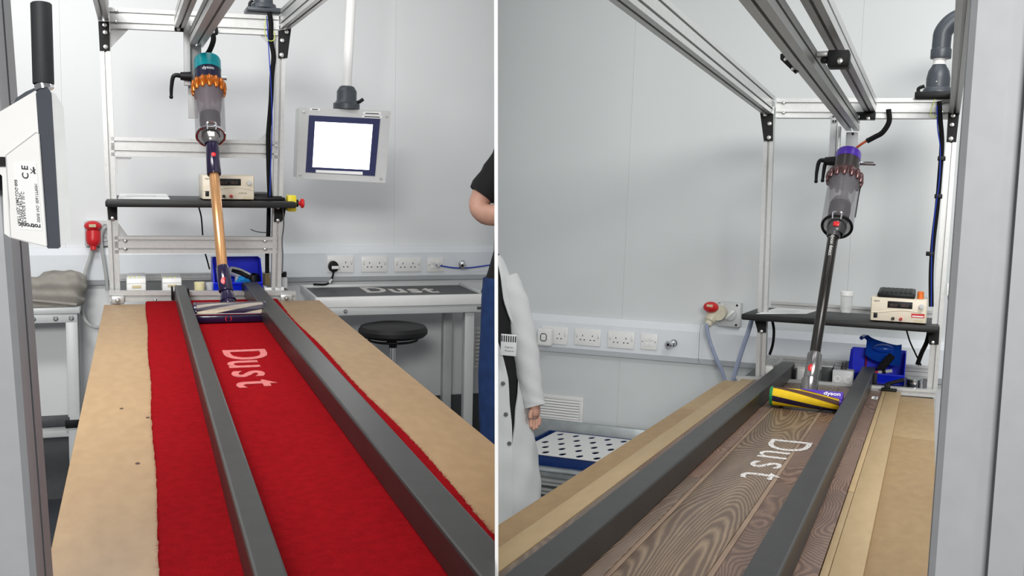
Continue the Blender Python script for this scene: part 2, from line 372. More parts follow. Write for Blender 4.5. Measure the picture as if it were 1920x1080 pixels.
socket(LB, YSL, rect(LB, 739, 483, 789, 509.5, YSL), 'empty white twin wall socket next to the plate with the blue cable', group=GS)
socket(LB, YSL, rect(LB, 800.5, 483, 831, 509.5, YSL), 'small white data plate with a blue cable plugged in', 'data')
GS2 = 'twin sockets on the pale cable trunking beside the lab coat'
socket(RB, YSR, rect(RB, 1016, 612, 1065, 645, YSR), 'white twin wall socket half hidden by a white plug-in adaptor', group=GS2)
socket(RB, YSR, rect(RB, 1078, 617, 1127, 648, YSR), 'empty white twin wall socket nearest the white plug-in adaptor', group=GS2)
socket(RB, YSR, rect(RB, 1140, 621.5, 1190, 653, YSR), 'empty white twin wall socket next to the blank data plate', group=GS2)
socket(RB, YSR, rect(RB, 1202, 625.5, 1233, 655.5, YSR), 'small white data plate with four blank modules, no cable', 'data')
def valve(bay, y, u, v, label):
    p = bay.px(u, v, y=y); d = V((-.25, -1, -.08)).normalized()
    t = Thing(bay, 'air_valve', label, 'valve', p)
    t.part('body', MB().lathe([(.012, 0), (.012, .012), (.018, .014), (.018, .03), (.014, .034), (.014, .05), (.02, .053), (.02, .066), (.012, .07), (.008, .07)], p, d, 16), CHROME)
    t.part('outlet', MB().cyl(p + d*.066, p + d*.0712, .007, n=12), BLACK)
    t.part('wall_flange', MB().cyl(p, p + d*.006, .02, n=16), BOLT)
valve(LB, YSL, 866, 494, 'chrome compressed air outlet behind the sagging blue cable')
valve(RB, YSR, 1264, 643, 'chrome compressed air outlet right of the blank data plate')
# ------------------------------------------------------------ rigs
def bolt(t, p, r=.011, d=V((0, -1, 0))):
    t.part('bolt', MB().lathe([(0, .009), (r*.7, .008), (r, .003), (r, 0)], p, d, 12), BOLT)
def plate(bay, t, name, pts, y, mt, th=.006):
    return t.part(name, MB().poly([bay.px(u, v, y=y) for u, v in pts], (0, th, 0)), mt)
def rig(bay, S, label):
    yf = .10; P = lambda u, v, dy=0: bay.px(u, v, y=yf+dy); c = V((0, .02, 0))
    base = bay.px(*S['up'][0][1], y=yf); zf = zfloor(bay, base)
    t = Thing(bay, 'test_rig', label, 'rig', (base.x, base.y, zf))
    for a, b in S['up']:
        pa, pb = P(*a)+c, P(*b)+c
        t.part('upright', MB().slot(pb, pa, .04, .04, X), ALU)
        t.part('leg', MB().slot(V((pb.x, pb.y, zfloor(bay, pb)+.002)), pb, .04, .04, X), ALU)
    xl = max(P(*S['up'][0][0]).x, P(*S['up'][0][1]).x)
    def cross(name, a, b, h, dy=0, d=.04):
        return t.part(name, MB().slot(P(*a, dy)+V((0, d/2, 0)), P(*b, dy)+V((0, d/2, 0)), h, d, Z), ALU)
    for a, b, h, dy in S['cross']: cross('crossbar', a, b, h, dy)
    for (u, v), w, h, y0, y1 in S['depth']:               # bars running toward the camera; (u,v) = middle of the underside at the frame
        p = P(u, v); t.part('long_beam', MB().slot(V((p.x, y0, p.z+h/2)), V((p.x+S['splay'], y1, p.z+h/2)), w, h, X), ALU)
    for pts in S['black']:
        plate(bay, t, 'corner_bracket', pts, yf-.008, BLKM)
    for pts in S['gusset']: plate(bay, t, 'gusset_plate', pts, yf+.012, GREYP, .005)
    for u, v in S['bolts']: bolt(t, P(u, v, -.008), .011)
    for u, v in S['sbolts']: bolt(t, P(u, v, -.001), .007)
    # deck behind the table
    (a, b), hh = S['deckbar']; pa, pb = bay.px(*a, y=.03), bay.px(*b, y=.03)
    t.part('deck_bar', MB().slot(pa+V((0, .02, 0)), pb+V((0, .02, 0)), hh, .04, Z), ALU)
    zd = min(pa.z, pb.z) + hh/2 - .016; S['zd'] = zd
    t.part('deck', MB().box((pa.x+.01,   .05, zd-.015), (pb.x-.01, .66, zd)), GREYD)
    t.part('deck_bar', MB().slot(V((pa.x, .68, zd+.005)), V((pb.x, .68, zd+.005)), .05, .04, Z), ALU)
    # shelf
    (a, b) = S['shelf']; pa, pb = bay.px(*a, y=-.05), bay.px(*b, y=-.05); zs = (pa.z+pb.z)/2; S['zs'] = zs
    t.part('shelf', MB().rbox((pa.x, -.05, zs-.026), (pb.x, .48, zs), .006), SHELF)
    for x in (pa.x, pb.x): pass
    for pts in S['sbrack']: plate(bay, t, 'shelf_bracket', pts, yf-.012, BLKM, .01)
    return t
SL = dict(splay=.012,
    up=[((196, 60), (216, 553)), ((527, 70), (518, 553))],
    cross=[((205, 33), (523, 48), .08, 0), ((208, 274.5), (522, 281), .076, 0), ((215, 459), (520, 460), .07, 0)],
    depth=[((194, 39), .04, .08, .14, -2.6), ((534, 55), .04, .08, .14, -2.6), ((336, 55), .04, .06, .10, -2.6), ((368, 86), .058, .058, .16, -2.6)],
    black=[[(184, 40), (205, 40), (206, 95), (187, 95)], [(522, 57), (546, 54), (539, 109), (522, 109)]],
    gusset=[[(206, 54), (241, 55), (207, 90)], [(486, 64), (520, 65), (520, 100), (505, 85)], [(217, 294), (248, 295), (219, 326)], [(222, 418), (222, 443), (240, 443)], [(482, 264), (510, 240), (510, 265)]],
    bolts=[(196, 47), (197, 61), (198, 88), (529, 76), (528, 103), (537, 60)],
    sbolts=[(218, 21), (218, 41), (235, 452), (235, 467), (497, 452), (497, 467)],
    deckbar=(((204, 556), (555, 556)), .042),
    shelf=((197, 374.5), (556, 380)),
    sbrack=[[(200, 379), (220, 379), (220, 412), (203, 412)], [(515, 386), (537, 386), (533, 410), (526, 416), (514, 416)]])
rl = rig(LB, SL, 'slotted aluminium test rig frame with shelf behind the red carpet table')
for u, v in ((210, 384), (211, 409), (521, 389), (521, 413)): bolt(rl, LB.px(u, v, y=.087), .009)
for u, v in ((221, 560), (536, 556)):
    p = LB.px(u, v, y=.029); rl.part('deck_clamp', MB().rbox((p.x-.025, .008, p.z-.02), (p.x+.025, .03, p.z+.012), .004), ALU); bolt(rl, V((p.x, .008, p.z-.004)), .01)
SR = dict(splay=-.024,
    up=[((1443, 200), (1425, 712)), ((1789, 200), (1747, 735))],
    cross=[((1455, 202.5), (1786, 203), .082, 0), ((1444, 571), (1752, 590), .03, .56), ((1436, 672), (1752, 694), .03, .56)],
    depth=[((1439, 214), .045, .08, .14, -2.7), ((1790, 213), .04, .08, .14, -2.7), ((1632, 212), .045, .058, .10, -2.7), ((1597, 243), .054, .052, .16, -2.7)],
    black=[[(1425, 211), (1450, 213), (1449, 264), (1432, 264)], [(1778, 210), (1799, 210), (1793, 266), (1775, 266)]],
    gusset=[],
    bolts=[(1435, 215), (1443, 232), (1442, 258), (1787, 217), (1785, 234), (1783, 260)],
    sbolts=[(1469, 193), (1469, 211.5), (1767, 192), (1767, 211)],
    deckbar=(((1380, 712), (1755, 739)), .03),
    shelf=((1390, 588.5), (1762, 612)),
    sbrack=[[(1414, 598), (1437, 599), (1436, 624), (1421, 623)], [(1739, 614), (1762, 614), (1760, 646), (1742, 646)]])
rr = rig(RB, SR, 'slotted aluminium test rig frame with shelf behind the wooden plank table')
for u, v in ((1428, 621), (1749, 642)): bolt(rr, RB.px(u, v, y=.087), .009)
p = RB.px(1397, 715, y=.029); rr.part('deck_clamp', MB().rbox((p.x-.03, .008, p.z-.018), (p.x+.03, .03, p.z+.01), .004), ALU); bolt(rr, V((p.x, .008, p.z-.002)), .009)
# beam brackets, mounts and clamps (parts of the rigs)
def bplate(bay, t, u0, v0, u1, v1, y, d=.05, mt=BLKM, name='beam_bracket'):
    x0, z0, x1, z1 = rect(bay, u0, v0, u1, v1, y); t.part(name, MB().rbox((x0, y-d, z0), (x1, y, z1), .004), mt); return x0, z0, x1, z1
bplate(LB, rl, 327, 45, 346, 60, .09, .03); bolt(rl, LB.px(335, 54, y=.06), .009)
bplate(LB, rl, 392, 52, 408, 66, .09, .03); bolt(rl, LB.px(400, 60, y=.06), .008)
bplate(RB, rr, 1600, 212, 1642, 226, .09, .05); bolt(rr, RB.px(1628, 222, y=.04), .009); bolt(rr, RB.px(1610, 219, y=.04), .007)
# bracket joining the two beams nearer the camera on the right rig
yb = -1.5
bplate(RB, rr, 1555, 100, 1595, 131, yb, .06); bolt(rr, RB.px(1575, 115, y=yb-.06), .009)
bplate(RB, rr, 1533, 100, 1560, 110, yb, .04, ALU, 'cross_link'); bplate(RB, rr, 1540, 111, 1556, 120, yb, .03)
rr.part('beam_bracket', MB().poly([RB.px(u, v, y=yb) for u, v in ((1463, 101), (1476, 99), (1502, 128), (1490, 137), (1463, 111))], (0, .02, 0)), BLKM)
bolt(rr, RB.px(1473, 112, y=yb), .006); bolt(rr, RB.px(1487, 130, y=yb), .006)
def lever(bay, t, u0, v0, u1, v1, y, two=False):
    a = bay.px(u0, v0, y=y); b = bay.px(u1, v1, y=y); m_ = V((b.x + (a.x-b.x)*.25, y, a.z))
    k = MB().cyl(a+V((.03, 0, 0)), a+V((-.012, 0, 0)), .02, .016, 14)
    k.tube([a, m_, m_+(b-m_)*.5+V((-.004, 0, 0)), b], .009, 8, 5, rs=(.010, .006)); k.ball(b, .008, 10, 6)
    if two:
        q = b + V((.026, .0, .004)); k.tube([a+V((-.004, .01, -.006)), (a+q)/2+V((-.004, .01, .02)), q], .008, 8, 5, rs=(.010, .006)); k.ball(q, .008, 10, 6)
    t.part('clamp_lever', k, BLACK)
ym = .05
x0, z0, x1, z1 = rect(LB, 345, 46, 357, 160, ym); rl.part('mount_bar', MB().rbox((x0, ym, z0), (x1, ym+.05, z1), .003), GREYP)
x0, z0, x1, z1 = rect(LB, 356, 46, 366, 64, ym); hp = rl.part('mount_hinge', MB().rbox((x0, ym-.006, z0), (x1, ym+.01, z1), .003), ALU)
for u, v in ((359, 50), (363, 50), (359, 60), (363, 60)): rl.part('hinge_hole', MB().cyl(LB.px(u, v, y=ym-.0065), LB.px(u, v, y=ym), .004, n=8), BLACK, hp)
x0, z0, x1, z1 = rect(LB, 353, 155, 372, 222, ym+.05); rl.part('mount_plate', MB().rbox((x0, ym+.05, z0), (x1, ym+.065, z1), .003), GREYP)
x0, z0, x1, z1 = rect(LB, 357, 86, 378, 160, ym+.05); rl.part('mount_plate', MB().rbox((x0, ym+.05, z0), (x1, ym+.065, z1), .003), GREYP)
lever(LB, rl, 344, 143, 321, 182, ym)
a, b = LB.px(405, 146, y=ym), LB.px(425, 147, y=ym); rl.part('clamp_rod', MB().cyl(a, b, .0085, n=14), CHROME)
x0, z0, x1, z1 = rect(RB, 1555, 212, 1567, 322, ym); rr.part('mount_bar', MB().rbox((x0, ym, z0), (x1, ym+.05, z1), .003), GREYP)
x0, z0, x1, z1 = rect(RB, 1560, 216, 1569, 230, ym); hp = rr.part('mount_hinge', MB().rbox((x0, ym-.006, z0), (x1, ym+.01, z1), .003), ALU)
for u, v in ((1562.5, 219), (1567, 219), (1562.5, 227), (1567, 227)): rr.part('hinge_hole', MB().cyl(RB.px(u, v, y=ym-.0065), RB.px(u, v, y=ym), .004, n=8), BLACK, hp)
x0, z0, x1, z1 = rect(RB, 1569, 236, 1574, 312, ym); rr.part('mount_plate', MB().rbox((x0, ym+.01, z0), (x1, ym+.05, z1), .002), ALU)
x0, z0, x1, z1 = rect(RB, 1584, 246, 1606, 290, ym); rr.part('mount_plate', MB().rbox((x0, ym+.04, z0), (x1, ym+.06, z1), .003), GREYP)
rr.part('hinge_hole', MB().cyl(RB.px(1599, 251, y=ym+.039), RB.px(1599, 251, y=ym+.045), .006, n=10), BLACK)
lever(RB, rr, 1552, 302, 1530, 340, ym, True)
a, b = RB.px(1606, 306, y=ym), RB.px(1642, 307, y=ym); rr.part('clamp_rod', MB().cyl(a, b, .0085, n=14), CHROME)

# ------------------------------------------------------------ tables
tab = Thing(LB, 'test_table', 'pale plywood test table topped with red carpet', 'table', (0, -1.6, zfloor(LB, (0, -1.6, 0))))
xa = LB.px(196, 567.5, z=0).x; xb = LB.px(600, 564, z=0).x
tab.part('board', MB().rbox((xa, -3.18, -.034), (xb, .0, 0), .002), PLY)
for x in (xa+.06, xb-.42):
    for y in (-2.3, -.06): tab.part('leg', MB().slot(V((x, y, zfloor(LB, (x, y, -.034))+.002)), V((x, y, -.034)), .04, .04, X), ALU)
for x in (xa+.06, xb-.42): tab.part('apron', MB().slot(V((x, -2.28, -.075)), V((x, -.08, -.075)), .04, .08, X), ALU)
for u, v in ((277, 783), (228, 766), (258, 869)):           # small knots in the plywood
    p = LB.px(u, v, z=.0); tab.part('knot', MB().lathe([(0, .0006), (.004, .0006), (.005, 0)], p, Z, 8).xf(lambda q, p=p: V((q.x, p.y+(q.y-p.y)*1.8, q.z))), BROWN)
# carpet with an uneven cut edge
cxa = LB.px(274, 570, z=.01).x; cxb = LB.px(523, 565, z=.01).x; ct = .012
c = MB(); ny = 260; nx = 8; y0, y1 = -3.17, -.012
rows = []
rnd = random.Random(5)
for j in range(ny+1):
    yy = y0 + (y1-y0)*j/ny; el = (.0018*math.sin(yy*7)) + rnd.uniform(-.0016, .0016); er = .004*math.sin(yy*5+1) + .004*math.sin(yy*2.3) + rnd.uniform(-.0016, .0016)
    xl, xr = cxa+el, cxb+er
    rows.append([V((xl, yy, 0.0005)), V((xl, yy, ct*.7)), V((xl+.004, yy, ct))] + [V((xl+(xr-xl)*k/nx, yy, ct)) for k in range(1, nx)] + [V((xr-.004, yy, ct)), V((xr, yy, ct*.7)), V((xr, yy, .0005))])
k = len(rows[0]); c.add([p for r in rows for p in r], [(j*k+i, j*k+(i+1) % k, (j+1)*k+(i+1) % k, (j+1)*k+i) for j in range(ny) for i in range(k)] + [tuple(range(k))[::-1], tuple(range(ny*k, ny*k+k))])
cp = Thing(LB, 'carpet', 'long strip of red carpet lying on the plywood table', 'carpet', ((cxa+cxb)/2, -1.5, 0.0))
cp.part('pile', c, CARPET)
fr = MB()
for i in range(5200):
    yy = rnd.uniform(y0, y1); sd = rnd.choice((0, 1, 1)); el = .0018*math.sin(yy*7); er = .004*math.sin(yy*5+1)+.004*math.sin(yy*2.3)
    x = (cxa+el) if sd == 0 else (cxb+er); s_ = -1 if sd == 0 else 1; L_ = rnd.uniform(.002, .009) * (2.2 if rnd.random() < .02 else 1)
    p = V((x - s_*.002, yy, rnd.uniform(.002, ct))); q = p + V((s_*L_, rnd.uniform(-.004, .004), rnd.uniform(-.002, .003)))
    if q.z < .001: q.z = .001
    fr.add([p+V((0, .0006, 0)), p-V((0, .0006, 0)), q], [(0, 1, 2)])
cp.part('edge_fibres', fr, CARPET, kind='stuff', smooth=False)
p = LB.px(291, 566, z=ct); single(LB, 'thumb_tack', MB().lathe([(.004, 0), (.004, .004), (.007, .006), (.006, .012), (0, .013)], p, Z, 12), BOLT, 'small metal tack at the far left corner of the red carpet', 'tack')
def steel_rail(bay, x, y0, y1, zb, w, h, label, parts=True):
    t = Thing(bay, 'steel_rail', label, 'rail', (x, (y0+y1)/2, zb), 'dark steel guide rails lying along the test tables')
    r_ = .005; q = [(-w/2+r_,0),(w/2-r_,0),(w/2,r_),(w/2,h-r_),(w/2-r_*.3,h-r_*.3),(w/2-r_,h),(-w/2+r_,h),(-w/2+r_*.3,h-r_*.3),(-w/2,h-r_),(-w/2,r_)]
    t.part('tube', MB().prof(V((x, y0, zb)), V((x, y1, zb)), [(a, b) for a, b in q], X), STEEL, ang=50) if False else None
    mb = MB(); n = len(q); T = .003
    outer = [V((x+a, y, zb+b)) for y in (y0, y1) for a, b in q]
    iw = [( a*(1-2*T/w), T + b*(1-2*T/h)) for a, b in q]; inner = [V((x+a, y, zb+b)) for y in (y0, y1) for a, b in iw]
    mb.add(outer+inner, [(i, (i+1) % n, n+(i+1) % n, n+i) for i in range(n)] + [(2*n+i, 3*n+i, 3*n+(i+1) % n, 2*n+(i+1) % n) for i in range(n)]
           + [(i, 2*n+i, 2*n+(i+1) % n, (i+1) % n) for i in range(n)] + [(n+i, n+(i+1) % n, 3*n+(i+1) % n, 3*n+i) for i in range(n)])
    t.part('steel_tube', mb, STEEL, ang=14); return t
RH = .06; zr = ct + RH
xl = (LB.px(335, 600, z=zr).x + LB.px(372, 600, z=zr).x)/2
p1 = LB.px(336, 535, z=zr)
xL = p1.x + .003; t = steel_rail(LB, xL, -3.35, p1.y, ct+.0005, .043, RH, 'dark steel square rail on the red carpet, left of the dust lettering')
p2 = LB.px(481, 529, z=zr); xR = LB.px(591, 670, z=zr).x
t2 = steel_rail(LB, xR, -3.3, p2.y, ct+.0005, .062, RH, 'dark steel square rail along the right edge of the red carpet')
for tt, xx, yy in ((t, xL, p1.y), (t2, xR, p2.y)):
    for s_ in (-1, 1):
        tt.part('end_bracket', MB().rbox((xx+s_*.031-.004, yy-.03, ct+.002), (xx+s_*.031+.004, yy+.02, ct+RH-.004 if s_ < 0 else ct+RH*.8), .002), BLKM)
def dust(bay, label, P0, P1, hgt, zz, mt, bold=.012):
    # P0 start and P1 end of the baseline, text runs from P0 to P1, letters stand toward +x
    t = Thing(bay, 'dust_lettering', label, 'lettering', P0)
    d = P1 - P0; L_ = d.length; up = V((1, 0, 0)); tot = 2.62; x = 0
    for ch, adv in (('D', .74), ('u', .62), ('s', .55), ('t', .4)):
        sc_ = L_ / 2.22
        mb = MB().text(ch, P0 + d.normalized()*x, d, up, 1, .0012, 1, bold)
        o_ = P0 + d.normalized()*x
        mb.xf(lambda q, o_=o_, dn=d.normalized(): o_ + dn*((q-o_).dot(dn)*sc_) + up*((q-o_).x - dn.x*(q-o_).dot(dn))*hgt/.72 + V((0, 0, (q-o_).z)))
        for i in range(len(mb.v)): mb.v[i].z = zz + abs(mb.v[i].z - zz)
        t.part('letter', mb, mt); x += adv * sc_
    return t
a = LB.px(417, 656, z=ct); b = LB.px(441, 727, z=ct); a2 = LB.px(500, 656, z=ct)
dust(LB, 'pale dust letters spelling Dust on the red carpet', V((a.x, a.y, ct+.0004)), V((a.x, b.y, ct+.0004)), (a2.x-a.x), ct+.0004, REDUST)
# right table
tabr = Thing(RB, 'test_table', 'plywood test table topped with dark oak planks', 'table', (0, -1.2, zfloor(RB, (0, -1.2, 0))))
xa = RB.px(1349, 718, z=0).x; xb = RB.px(1751, 742, z=0).x
s1a, s1b = RB.px(1373, 722, z=.014).x, RB.px(1399, 724, z=.014).x
s2a, s2b = RB.px(1660, 738, z=.016).x, RB.px(1688.7, 739.7, z=.016).x
xA, xB = RB.px(1410, 800, z=.014).x, RB.px(1537, 773, z=.014).x; xC = RB.px(1652, 738, z=.014).x
ynear = -3.45
yjl, yjr = RB.px(1290, 767, z=0).y, RB.px(1720, 824, z=0).y
tabr.part('board', MB().poly([V((xa, ynear, -.034)), V((xb, -2.9, -.034)), V((xb, yjr-.0015, -.034)), V((xa, yjl-.0015, -.034))], (0, 0, .034)), PLYR)
tabr.part('board', MB().poly([V((xa, yjl, -.034)), V((xb, yjr, -.034)), V((xb, 0, -.034)), V((xa, 0, -.034))], (0, 0, .034)), PLYR2)
for x in (xa+.42, xb-.06):
    for y in (-1.9, -.06): tabr.part('leg', MB().slot(V((x, y, zfloor(RB, (x, y, -.034))+.002)), V((x, y, -.034)), .04, .04, X), ALU)
    tabr.part('apron', MB().slot(V((x, -1.88, -.075)), V((x, -.08, -.075)), .04, .08, X), ALU)
yj = RB.px(1095, 852, z=0).y
single(RB, 'edge_strip', MB().rbox((s1a, ynear+.01, .0004), (s1b-.001, -.002, .014), .0015), MDF, 'pale wooden strip on the table between the plywood edge and the left rail', 'wood strip')
yc2 = RB.px(1600, 923, z=.014).y
single(RB, 'edge_strip', MB().rbox((s2a, ynear+.01, .0004), (s2b, -.002, .016), .0015), MDF, 'wide pale wooden strip on the table right of the planks', 'wood strip')
single(RB, 'edge_strip', MB().rbox((xC+.001, yc2, .0004), (s2a-.001, -.002, .0155), .0012), MDF, 'narrow pale batten beside the far planks right of the right rail', 'wood strip')
single(RB, 'edge_strip', MB().rbox((xC+.001, ynear+.01, .0004), (s2a-.001, yc2-.003, .0145), .0012), MDF, 'narrow pale batten beside the near planks right of the right rail', 'wood strip')
yP1 = RB.px(1240, 886, z=.014).y; yP3 = RB.px(1480, 908, z=.014).y; yP2 = -3.2
pl = Thing(RB, 'plank_floor', 'dark oak floor planks laid on the table under the rails', 'flooring', ((s1b+xC)/2, -1.5, 0.0))
def plank(x0, x1, y0, y1, mt): pl.part('plank', MB().rbox((x0+.0008, y0+.0008, .0004), (x1-.0008, y1-.0008, .014), .0022), mt)
plank(s1b, xA, ynear+.01, yP1, OAK3); plank(s1b, xA, yP1, -.002, OAK2)
plank(xA+.010, xB-.005, ynear+.01, -.002, OAK)
for x_, w_ in ((xA, .010), (xB-.005, .011)): pl.part('plank_edge', MB().rbox((x_, ynear+.01, .0004), (x_+w_, -.002, .0136), .001), OAKE)
plank(xB+.006, xC, ynear+.01, yP3, OAK2); plank(xB+.006, xC, yP3, -.002, OAK2)
a = RB.px(1455, 822, z=.014); b = RB.px(1378, 888, z=.014); a2 = RB.px(1525, 824, z=.014); bb = RB.px(1440, 895, z=.014)
dust(RB, 'white dust letters spelling Dust on the dark oak planks', V((a.x-.01, a.y, .0146)), V((a.x-.012, b.y-.03, .0146)), (a2.x-a.x)*1.22, .0146, DUSTM, -.004)
zr2 = .014 + RH
p1 = RB.px(1478, 679, z=zr2); x1r = RB.px(1478, 682, z=zr2).x
t = steel_rail(RB, p1.x, -3.4, p1.y, .0145, .058, RH, 'dark steel square rail on the left side of the oak planks')
t.part('end_bracket', MB().rbox((p1.x+.022, p1.y-.06, SR['zd']+.001), (p1.x+.038, p1.y-.03, .014+RH*.6), .003), BLKM)
p2 = RB.px(1629, 688, z=zr2)
t2 = steel_rail(RB, p2.x, -3.35, p2.y, .0145, .056, RH, 'dark steel square rail on the right side of the oak planks')
t2.part('end_bracket', MB().rbox((p2.x+.028, p2.y-.20, SR['zd']+.001), (p2.x+.044, p2.y-.17, .014+RH*.9), .003), BLKM)
k = RB.px(1651, 741, z=.0); a = V((p2.x+.075, .02, .0))
lc = MB().rbox((k.x+.0, -.02, .0165), (k.x+.06, .02, .026), .003); lc.rbox((k.x+.012, -.012, .02), (k.x+.034, .012, .045), .003)
lc.bar(V((k.x+.018, -.004, .042)), V((k.x+.085, -.004, .068)), .016, .014, Y, .004)
single(RB, 'toggle_clamp', lc, BLKM, 'black toggle clamp at the far end of the pale strip by the blue bin', 'clamp')
p = RB.px(1640, 746, z=.014); lb = Thing(RB, 'barcode_sticker', 'small white barcode sticker on the plank right of the right rail', 'sticker', p)
lb.part('paper', MB().box((p.x-.011, p.y-.035, .0142), (p.x+.011, p.y+.035, .0146)), PAPER)
for i in range(7): lb.part('barcode_line', MB().box((p.x-.002, p.y-.03+i*.009, .0146), (p.x+.008, p.y-.027+i*.009+(i % 3)*.0012, .0149)), INK)

# ------------------------------------------------------------ foreground posts
def fpost(bay, a, b, w, d, label, slotted=True):
    w_ = (b-a); zf = zfloor(bay, b)
    foot = b + (b-a)*((zf+.002-b.z)/(b.z-a.z)); top = a + (a-b)*.25
    t = Thing(bay, 'support_post', label, 'post', (foot.x, foot.y, zf+.002))
    h = .017; dp = .013; e = .006
    q = [(-w/2+e,-d/2), (-h/2,-d/2), (-h/2,-d/2+dp), (h/2,-d/2+dp), (h/2,-d/2), (w/2-e,-d/2), (w/2,-d/2+e)]
    q += [(w/2,-h/2-.0), (w/2-dp,-h/2), (w/2-dp,h/2), (w/2,h/2), (w/2,d/2-e), (w/2-e,d/2), (-w/2+e,d/2), (-w/2,d/2-e), (-w/2,h/2), (-w/2+dp,h/2), (-w/2+dp,-h/2), (-w/2,-h/2), (-w/2,-d/2+e)]
    t.part('extrusion', MB().prof(foot, top, q, X), mat('satin_anodised_aluminium', (166, 168, 171), .5, .2, var=.03, scale=40), ang=25)
    return t
def face_mid(bay, u0, v0, u1, v1, y, off): return bay.px(u0, v0, y=y)+V(off), bay.px(u1, v1, y=y)+V(off)
yp = LB.pz(30, 540, 1.06).y; a, b = LB.px(-15, 0, y=yp), LB.px(66, 1060, y=yp)
fpost(LB, a+V((-.045, .09, 0)), b+V((-.045, .09, 0)), .09, .18, 'pale aluminium post behind the white data logger')
yp = RB.pz(1790, 540, 1.08).y; a, b = RB.px(1822, 0, y=yp), RB.px(1742, 1070, y=yp)
fpost(RB, a+V((.0465, .045, 0)), b+V((.0465, .045, 0)), .093, .09, 'wide pale aluminium post at the right edge in front of the wooden table')
# ------------------------------------------------------------ vacuum cleaners
def vacuum(bay, S, label):
    v0, y0, v1, y1 = S['lean']; yv = lambda v: y0 + (y1-y0)*(v0-v)/(v0-v1)
    P = lambda u, v: bay.px(u, v, y=yv(v)); zc = S['zc']
    sp = lambda v: (bay.pz(960, 540, 1) - bay.c).length * 0 + (P(S['mid'], v) - bay.c).length / F * .985   # metres per pixel there
    t = Thing(bay, 'stick_vacuum', label, 'vacuum cleaner', bay.px(S['head'][0], S['head'][3], z=zc))
    ua, ub, va, vb = S['head'][:4]
    yf = bay.px((ua+ub)/2, vb, z=zc).y; R = .0345; hx0 = bay.px(ua, vb, z=zc).x; hx1 = S.get('hx1') or bay.px(ub, vb, z=zc).x
    cy = yf + R + .004; cz = zc + R + .003; c0, c1 = V((hx0, cy, cz)), V((hx1, cy, cz))
    L_ = hx1 - hx0
    def patch(rad, a0, tw, hw, s0=.03, s1=.97, n=24):
        mb = MB(); rings = []
        for i in range(n+1):
            s_ = s0 + (s1-s0)*i/n; r = []
            for k in range(7):
                an = a0 + tw*s_ + hw*(k/3-1); r.append(V((hx0+L_*s_, cy-math.cos(an)*rad, cz+math.sin(an)*rad)))
            rings.append(r)
        mb.add([p for r in rings for p in r], [(i*7+k, i*7+k+1, (i+1)*7+k+1, (i+1)*7+k) for i in range(n) for k in range(6)]); return mb
    ro = t.part('roller', MB().cyl(c0+V((.008, 0, 0)), c1-V((.008, 0, 0)), S['rr'], n=36), S['roll'])
    for i_, (a0, tw, hw) in enumerate(S['stripes']): t.part('roller_stripe', patch(S['rr']+.0008, a0, tw, hw), S.get('stripe2', S['stripe']) if i_ else S['stripe'], ro)
    for x, s_ in ((hx0, 1), (hx1, -1)):
        t.part('end_cap', MB().lathe([(0, 0), (R*.95, 0), (R, .003), (R, .010), (R*.8, .010)], V((x, cy, cz)), (s_, 0, 0), 28), S['cap'] if s_ > 0 else S['body'])
    # clear cover over the roller and the body behind it
    cov = MB(); n = 18
    A = [S['cov'][0] + (S['cov'][1]-S['cov'][0])*i/n for i in range(n+1)]
    for rad in (R, R-.0015): cov.add([V((x, cy-math.cos(a)*rad, cz+math.sin(a)*rad)) for x in (hx0+.004, hx1-.004) for a in A], [(i, i+1, n+2+i, n+1+i) for i in range(n)])
    t.part('clear_cover', cov, GLASSP) if S['cov'][1] > 2 else None
    bd = MB().rbox((hx0+.004, cy+.012, zc+.006), (hx1-.004, cy+.075, zc+.058), .014, 3)
    body = t.part('head_body', bd, S['body'])
    if S['lip']:
        t.part('front_lip', MB().rbox((hx0, yf, zc+.002), (hx1, yf+.014, zc+.030), .005), S['lip'])
        t.part('lip_trim', MB().cyl(V((hx0+.002, yf+.004, zc+.033)), V((hx1-.002, yf+.004, zc+.033)), .003, n=8), CHROME)
        lx = hx0+L_*.42; t.part('logo_mark', MB().text('( )', V((lx, yf-.0003, zc+.012)), X, Z, .02, -.0004, 1.4), RED)
    for x in (hx0+.03, hx1-.03): t.part('wheel', MB().cyl(V((x-.008, cy+.07, zc+.012)), V((x+.008, cy+.07, zc+.012)), .012, n=14), BLACK)
    if S.get('headtext'):                                 # body sweeping over the far end of the roller
        mb = MB(); n = 16; rad = R+.0012
        for i in range(n+1):
            s_ = .42+.575*i/n; lo = 1.35-.95*(i/n)**.8
            mb.v += [V((hx0+L_*s_, cy-math.cos(lo+(1.75-lo)*k/6)*rad, cz+math.sin(lo+(1.75-lo)*k/6)*rad)) for k in range(7)]
        mb.f = [(i*7+k, i*7+k+1, (i+1)*7+k+1, (i+1)*7+k) for i in range(n) for k in range(6)]
        cv = t.part('head_cover', mb, S['body'])
        q = V((hx0+L_*.74, 0, 0)); tb = MB().text('dyson', V((0, 0, 0)), X, Z, .024, -.0005, 1, .02)
        t.part('lettering', tb.xf(lambda p: V((q.x+p.x, cy-math.cos(.78+p.z/rad)*(rad+.0008-p.y), cz+math.sin(.78+p.z/rad)*(rad+.0008-p.y)))), WHITE, cv)
    # neck and wand
    tubes = []
    for name, a, b, ra, rb, mt in S['wand']:
        pa, pb = P(*a), P(*b); o_ = t.part(name, MB().lathe([(0, 0), (ra*sp(a[1])*.9, 0), (ra*sp(a[1]), .004), (rb*sp(b[1]), (pb-pa).length-.004), (rb*sp(b[1])*.9, (pb-pa).length), (0, (pb-pa).length)], pa, pb-pa, 26), mt); tubes.append(o_)
        if name == 'neck':
            t.part('pivot', MB().ball(V((pa.x, pa.y, pa.z)), .026, 18, 12), S['body'])
    dv = V((0, -1, .0))
